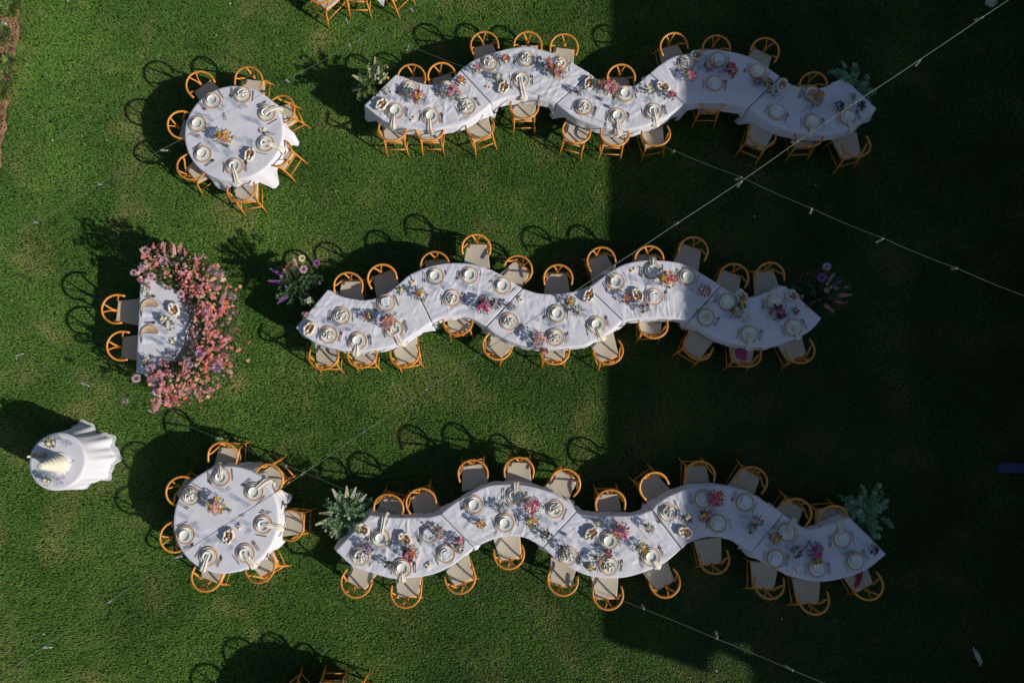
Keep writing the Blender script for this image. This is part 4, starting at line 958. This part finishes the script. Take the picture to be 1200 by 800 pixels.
allplates.append((at(53, 566, TZ), 'front of the cake table')); posy(53, 564, .06, ['white', 'cream'], 6, 302)
for i, (x, y) in enumerate(((65, 514), (75, 517), (79, 520), (60, 559), (64, 562), (68, 566), (70, 560))):
    p = at(x, y, TZ+.1); tag(new('wine_glass', ME['wine'], None, (p.x, p.y, TZ+.003)), f'{ORD[i]} wine glass clockwise from the back of the cake table', 'glass', 'glasses on the cake table')
for i, (x, y, c) in enumerate(((83, 542, 'coral'), (79, 547, 'yellow'), (78, 551, 'hot'), (87, 540, 'plum'), (80, 554, 'pink'), (74, 555, 'purple'))):
    p = at(x, y, TZ); o = bloom('daisy', c, (p.x, p.y, TZ+.012), .016, None, rot=(0, 0, i)); o.name = 'loose_flower'; tag(o, f'tiny loose {cword[c]} flower lying on the cake table', 'flower', 'loose flowers on the cake table')

# ================================================================== CLOTHING ON CHAIRS, LAWN ODDMENTS
def bundle(name, p, z, rx, ry, mt, seed, label, cat, amp=.25, hgt=.05, rz=0):
    na, nr = 36, 10; vs = [(0, 0, z+hgt)]; fs = []
    for j in range(1, nr+1):
        for i in range(na):
            a = 2*math.pi*i/na; k = 1+amp*noise.noise((math.cos(a)*1.6, math.sin(a)*1.6, seed))*1.6; t = j/nr
            sq = (abs(math.cos(a))**4+abs(math.sin(a))**4)**-.25 if name == 'bolster' else 1
            vs.append((rx*k*sq*t*math.cos(a), ry*k*sq*t*math.sin(a), z+hgt*(1-t**3)+.022*noise.noise((t*5*math.cos(a), t*5*math.sin(a), seed))*math.sin(t*3)))
    for i in range(na): fs.append((0, 1+i, 1+(i+1) % na))
    for j in range(nr-1):
        for i in range(na): fs.append((1+j*na+i, 1+(j+1)*na+i, 1+(j+1)*na+(i+1) % na, 1+j*na+(i+1) % na))
    b = MB(); b.add(vs, fs); o = new(name, b.mesh(name, mt), None, (p.x, p.y, 0), rz); return tag(o, label, cat)
bundle('shawl', at(869, 412, .47), .455, .13, .12, 'fabric_fuchsia', 3, 'fuchsia shawl crumpled on a chair seat at the middle wavy table', 'shawl', .5)
bundle('scarf', at(1007, 677, .47), .455, .06, .15, 'fabric_red', 6, 'rust red scarf on the chair at the bottom right table end', 'scarf', .4, rz=-.3)
bundle('bolster', at(1195, 549, .2), 0, .30, .105, 'denim', 2, 'navy blue fabric bolster lying on the shaded lawn at right edge', 'cushion', .1, .22)
bundle('garment', at(1148, 771, .05), .0, .045, .18, 'rock', 9, 'crumpled pale cloth on the shaded lawn near the lower right corner', 'cloth', .3, rz=.35)
bundle('rock', at(1163, 1, .05), 0, .13, .11, 'rock', 12, 'grey stone on the shaded lawn at the top right corner', 'rock', .2, .10)
bundle('rock', at(6, 30, 0), .02, .095, .055, 'rock', 14, 'pale flat stone on the mulch bed at top left', 'rock', .3, .07)
b = MB(); b.box((0, 0, .03), (.05, .07, .04), .4, bev=.01); o = new('irrigation_cap', b.mesh('irrigation_cap', 'teal'), None, at(25, 9, 0)); tag(o, 'teal plastic irrigation cap at the edge of the mulch bed', 'cap')
qq = random.Random(4)
for i, (x, y, c, wds) in enumerate([(80, 2, W, 'near the top left'), (62, 165, W, 'beside the mulch bed'), (126, 165, W, 'left of the upper round table shadow'), (254, 42, 'blush', 'above the upper round table'), (270, 5, W, 'at the top edge'),
          (394, 224, 'rose', 'right of the upper round table'), (651, 256, 'rose', 'between the top and middle wavy tables'), (20, 420, W, 'left of the flower wreath'), (52, 742, W, 'in the lower left lawn'), (325, 54, 'salmon', 'below the cut-off top chairs'),
          (14, 684, 'coral', 'at the lower left edge'), (840, 786, W, 'in the lit patch at the bottom'), (955, 217, W, 'in the shade under the crossing strings'), (884, 254, W, 'in the shade left of the second string'), (916, 725, W, 'in the shade below the bottom wavy table')]):
    p = at(x, y, .03); b = MB(); b.leaf((0, 0, .03), (1, .2, .1), .05, .035); b.leaf((0, 0, .03), (-.4, 1, .2), .04, .03); b.leaf((0, 0, .03), (-.4, -1, .2), .04, .03)
    tag(new('fallen_petals', b.mesh('fallen_petals', 'f_'+c, False), None, (p.x, p.y, .02), qq.uniform(0, 6), scale=.6), f'tiny {cword[c]} petals fallen on the grass {wds}', 'petals', 'petals on the lawn')
for i, (x, y, s) in enumerate(((6, 4, .26), (14, 10, .16), (2, 42, .20), (6, 90, .22), (2, 108, .16), (11, 72, .09), (17, 2, .12))):
    p = at(x, y, .1); b = MB(); qx = random.Random(i)
    for _ in range(260):
        a = qx.uniform(0, 6.28); rr = s*math.sqrt(qx.random()); b.leaf((rr*math.cos(a), rr*math.sin(a), qx.uniform(.03, .16)), (math.cos(a), math.sin(a), qx.uniform(-.2, 1)), qx.uniform(.05, .11), qx.uniform(.02, .04))
    t = tag(new('bedding_plant', loc=(p.x, p.y, 0)), f'low leafy green plant, {ORD[i]} one listed down the mulch bed' if 0 else ['large leafy clump in the top left corner', 'smaller leafy clump right of the corner clump', 'leafy clump below the pale stone', 'broad leafy clump halfway down the mulch bed', 'leafy clump at the very left below the broad one', 'tiny leafy sprig at the mulch edge', 'low leafy sprig on the top edge beside the lawn'][i], 'plant', 'plants in the mulch bed')
    new('leaves', b.mesh('bedding_leaves', 'leafbright', False), t)

# ================================================================== STRING LIGHTS
WZ = 4.5
bulbmesh = lm('bulb_glass', [(.012, -.075), (.018, -.085), (.029, -.110), (.031, -.128), (.025, -.148), (.010, -.158)], 'glass', 14)
sockmesh = lm('bulb_socket', [(.006, .004), (.016, -.004), (.018, -.05), (.015, -.078)], 'socket', 12)
fil = MB(); fil.blob((0, 0, -.118), .008, .008, .022, 6, 4); filmesh = fil.mesh('filament', 'wax')
STR = {'long diagonal': [(1226, -30), (1152, 20), (1078, 70), (1003, 119.5), (935, 165.5), (869, 212), (794.5, 261), (720.5, 310), (647, 358.5), (573.5, 407), (500, 455.5), (427, 505), (353, 556), (281, 604), (205, 653), (127, 705), (50, 758), (-30, 812)],
       'upper descending': [(405, 22), (479, 53), (554, 82), (632, 112), (709.5, 144), (790, 176.5), (869, 207.5), (951, 244), (1035, 279), (1121, 314), (1210, 350)],
       'upper left rising': [(-36, 303), (40, 260), (115, 216), (188, 176), (262, 133), (335, 93.5), (409, 52.5), (481, 10), (552, -30)],
       'lower descending': [(-60, 385), (18, 417), (95, 448), (174, 480), (254, 513), (335, 545), (417, 579), (500, 613), (583, 647), (668, 681), (754, 713), (840, 748), (929, 785), (1018, 822)]}
for nm, P_ in STR.items():
    pp = [at(x, y, WZ) for x, y in P_]; n = len(pp)
    fine = []
    for a_, b_ in zip(pp, pp[1:]):
        for k in range(6):
            t = k/6; fine.append(a_.lerp(b_, t)-Vector((0, 0, .03*4*t*(1-t))))
    e0 = pp[0]+(pp[0]-pp[1])*5; e1 = pp[-1]+(pp[-1]-pp[-2])*(5 if nm[:5] == 'upper' and 'desc' in nm or nm[:5] == 'lower' else 2)
    t = tag(new('light_string', loc=tuple(pp[0])), f'pale cable of the {nm} string of bulbs over the tables', 'string light', 'festoon strings')
    new('cable', MB().tube([v-pp[0] for v in [e0]+fine+[pp[-1], e1]], .0045 if nm[:4] == 'long' else .0026, 6).mesh('cable', 'wire'), t)
    for i, v in enumerate(pp):
        o = tag(new('light_bulb', loc=tuple(v)), f'clear bulb, {ORD[i] if i < 16 else "sixteenth or later"} along the {nm} string {"from right" if nm[:4] == "long" else "from left"}', 'light bulb', 'festoon bulbs')
        if i >= 16: o['label'] = f'clear bulb, {["seventeenth", "last"][i-16]} along the {nm} string from right'
        new('socket', sockmesh, o); g_ = new('glass_globe', bulbmesh, o); new('filament', filmesh, g_)
        if i % 1 == 0: o.rotation_euler = (qq.uniform(-.35, .35), qq.uniform(-.35, .35), 0); o.scale = (.95,)*3
    if nm != 'x':
        pb = MB(); e = e0 if nm in ('upper left rising', 'lower descending') else None
        if e is not None:
            pb.tube([(0, 0, 0), (0, 0, WZ+.1)], .05, 10); tag(new('cedar_post', pb.mesh('cedar_post', 'post'), None, (e.x, e.y, 0)), f'cedar post left of the photo holding the {nm} string', 'post')
dup = {k: v for k, v in LABELS.items() if len(v) > 1}
if dup: print('DUP LABELS', list(dup.items())[:12], len(dup))
print('objects', len(bpy.data.objects))
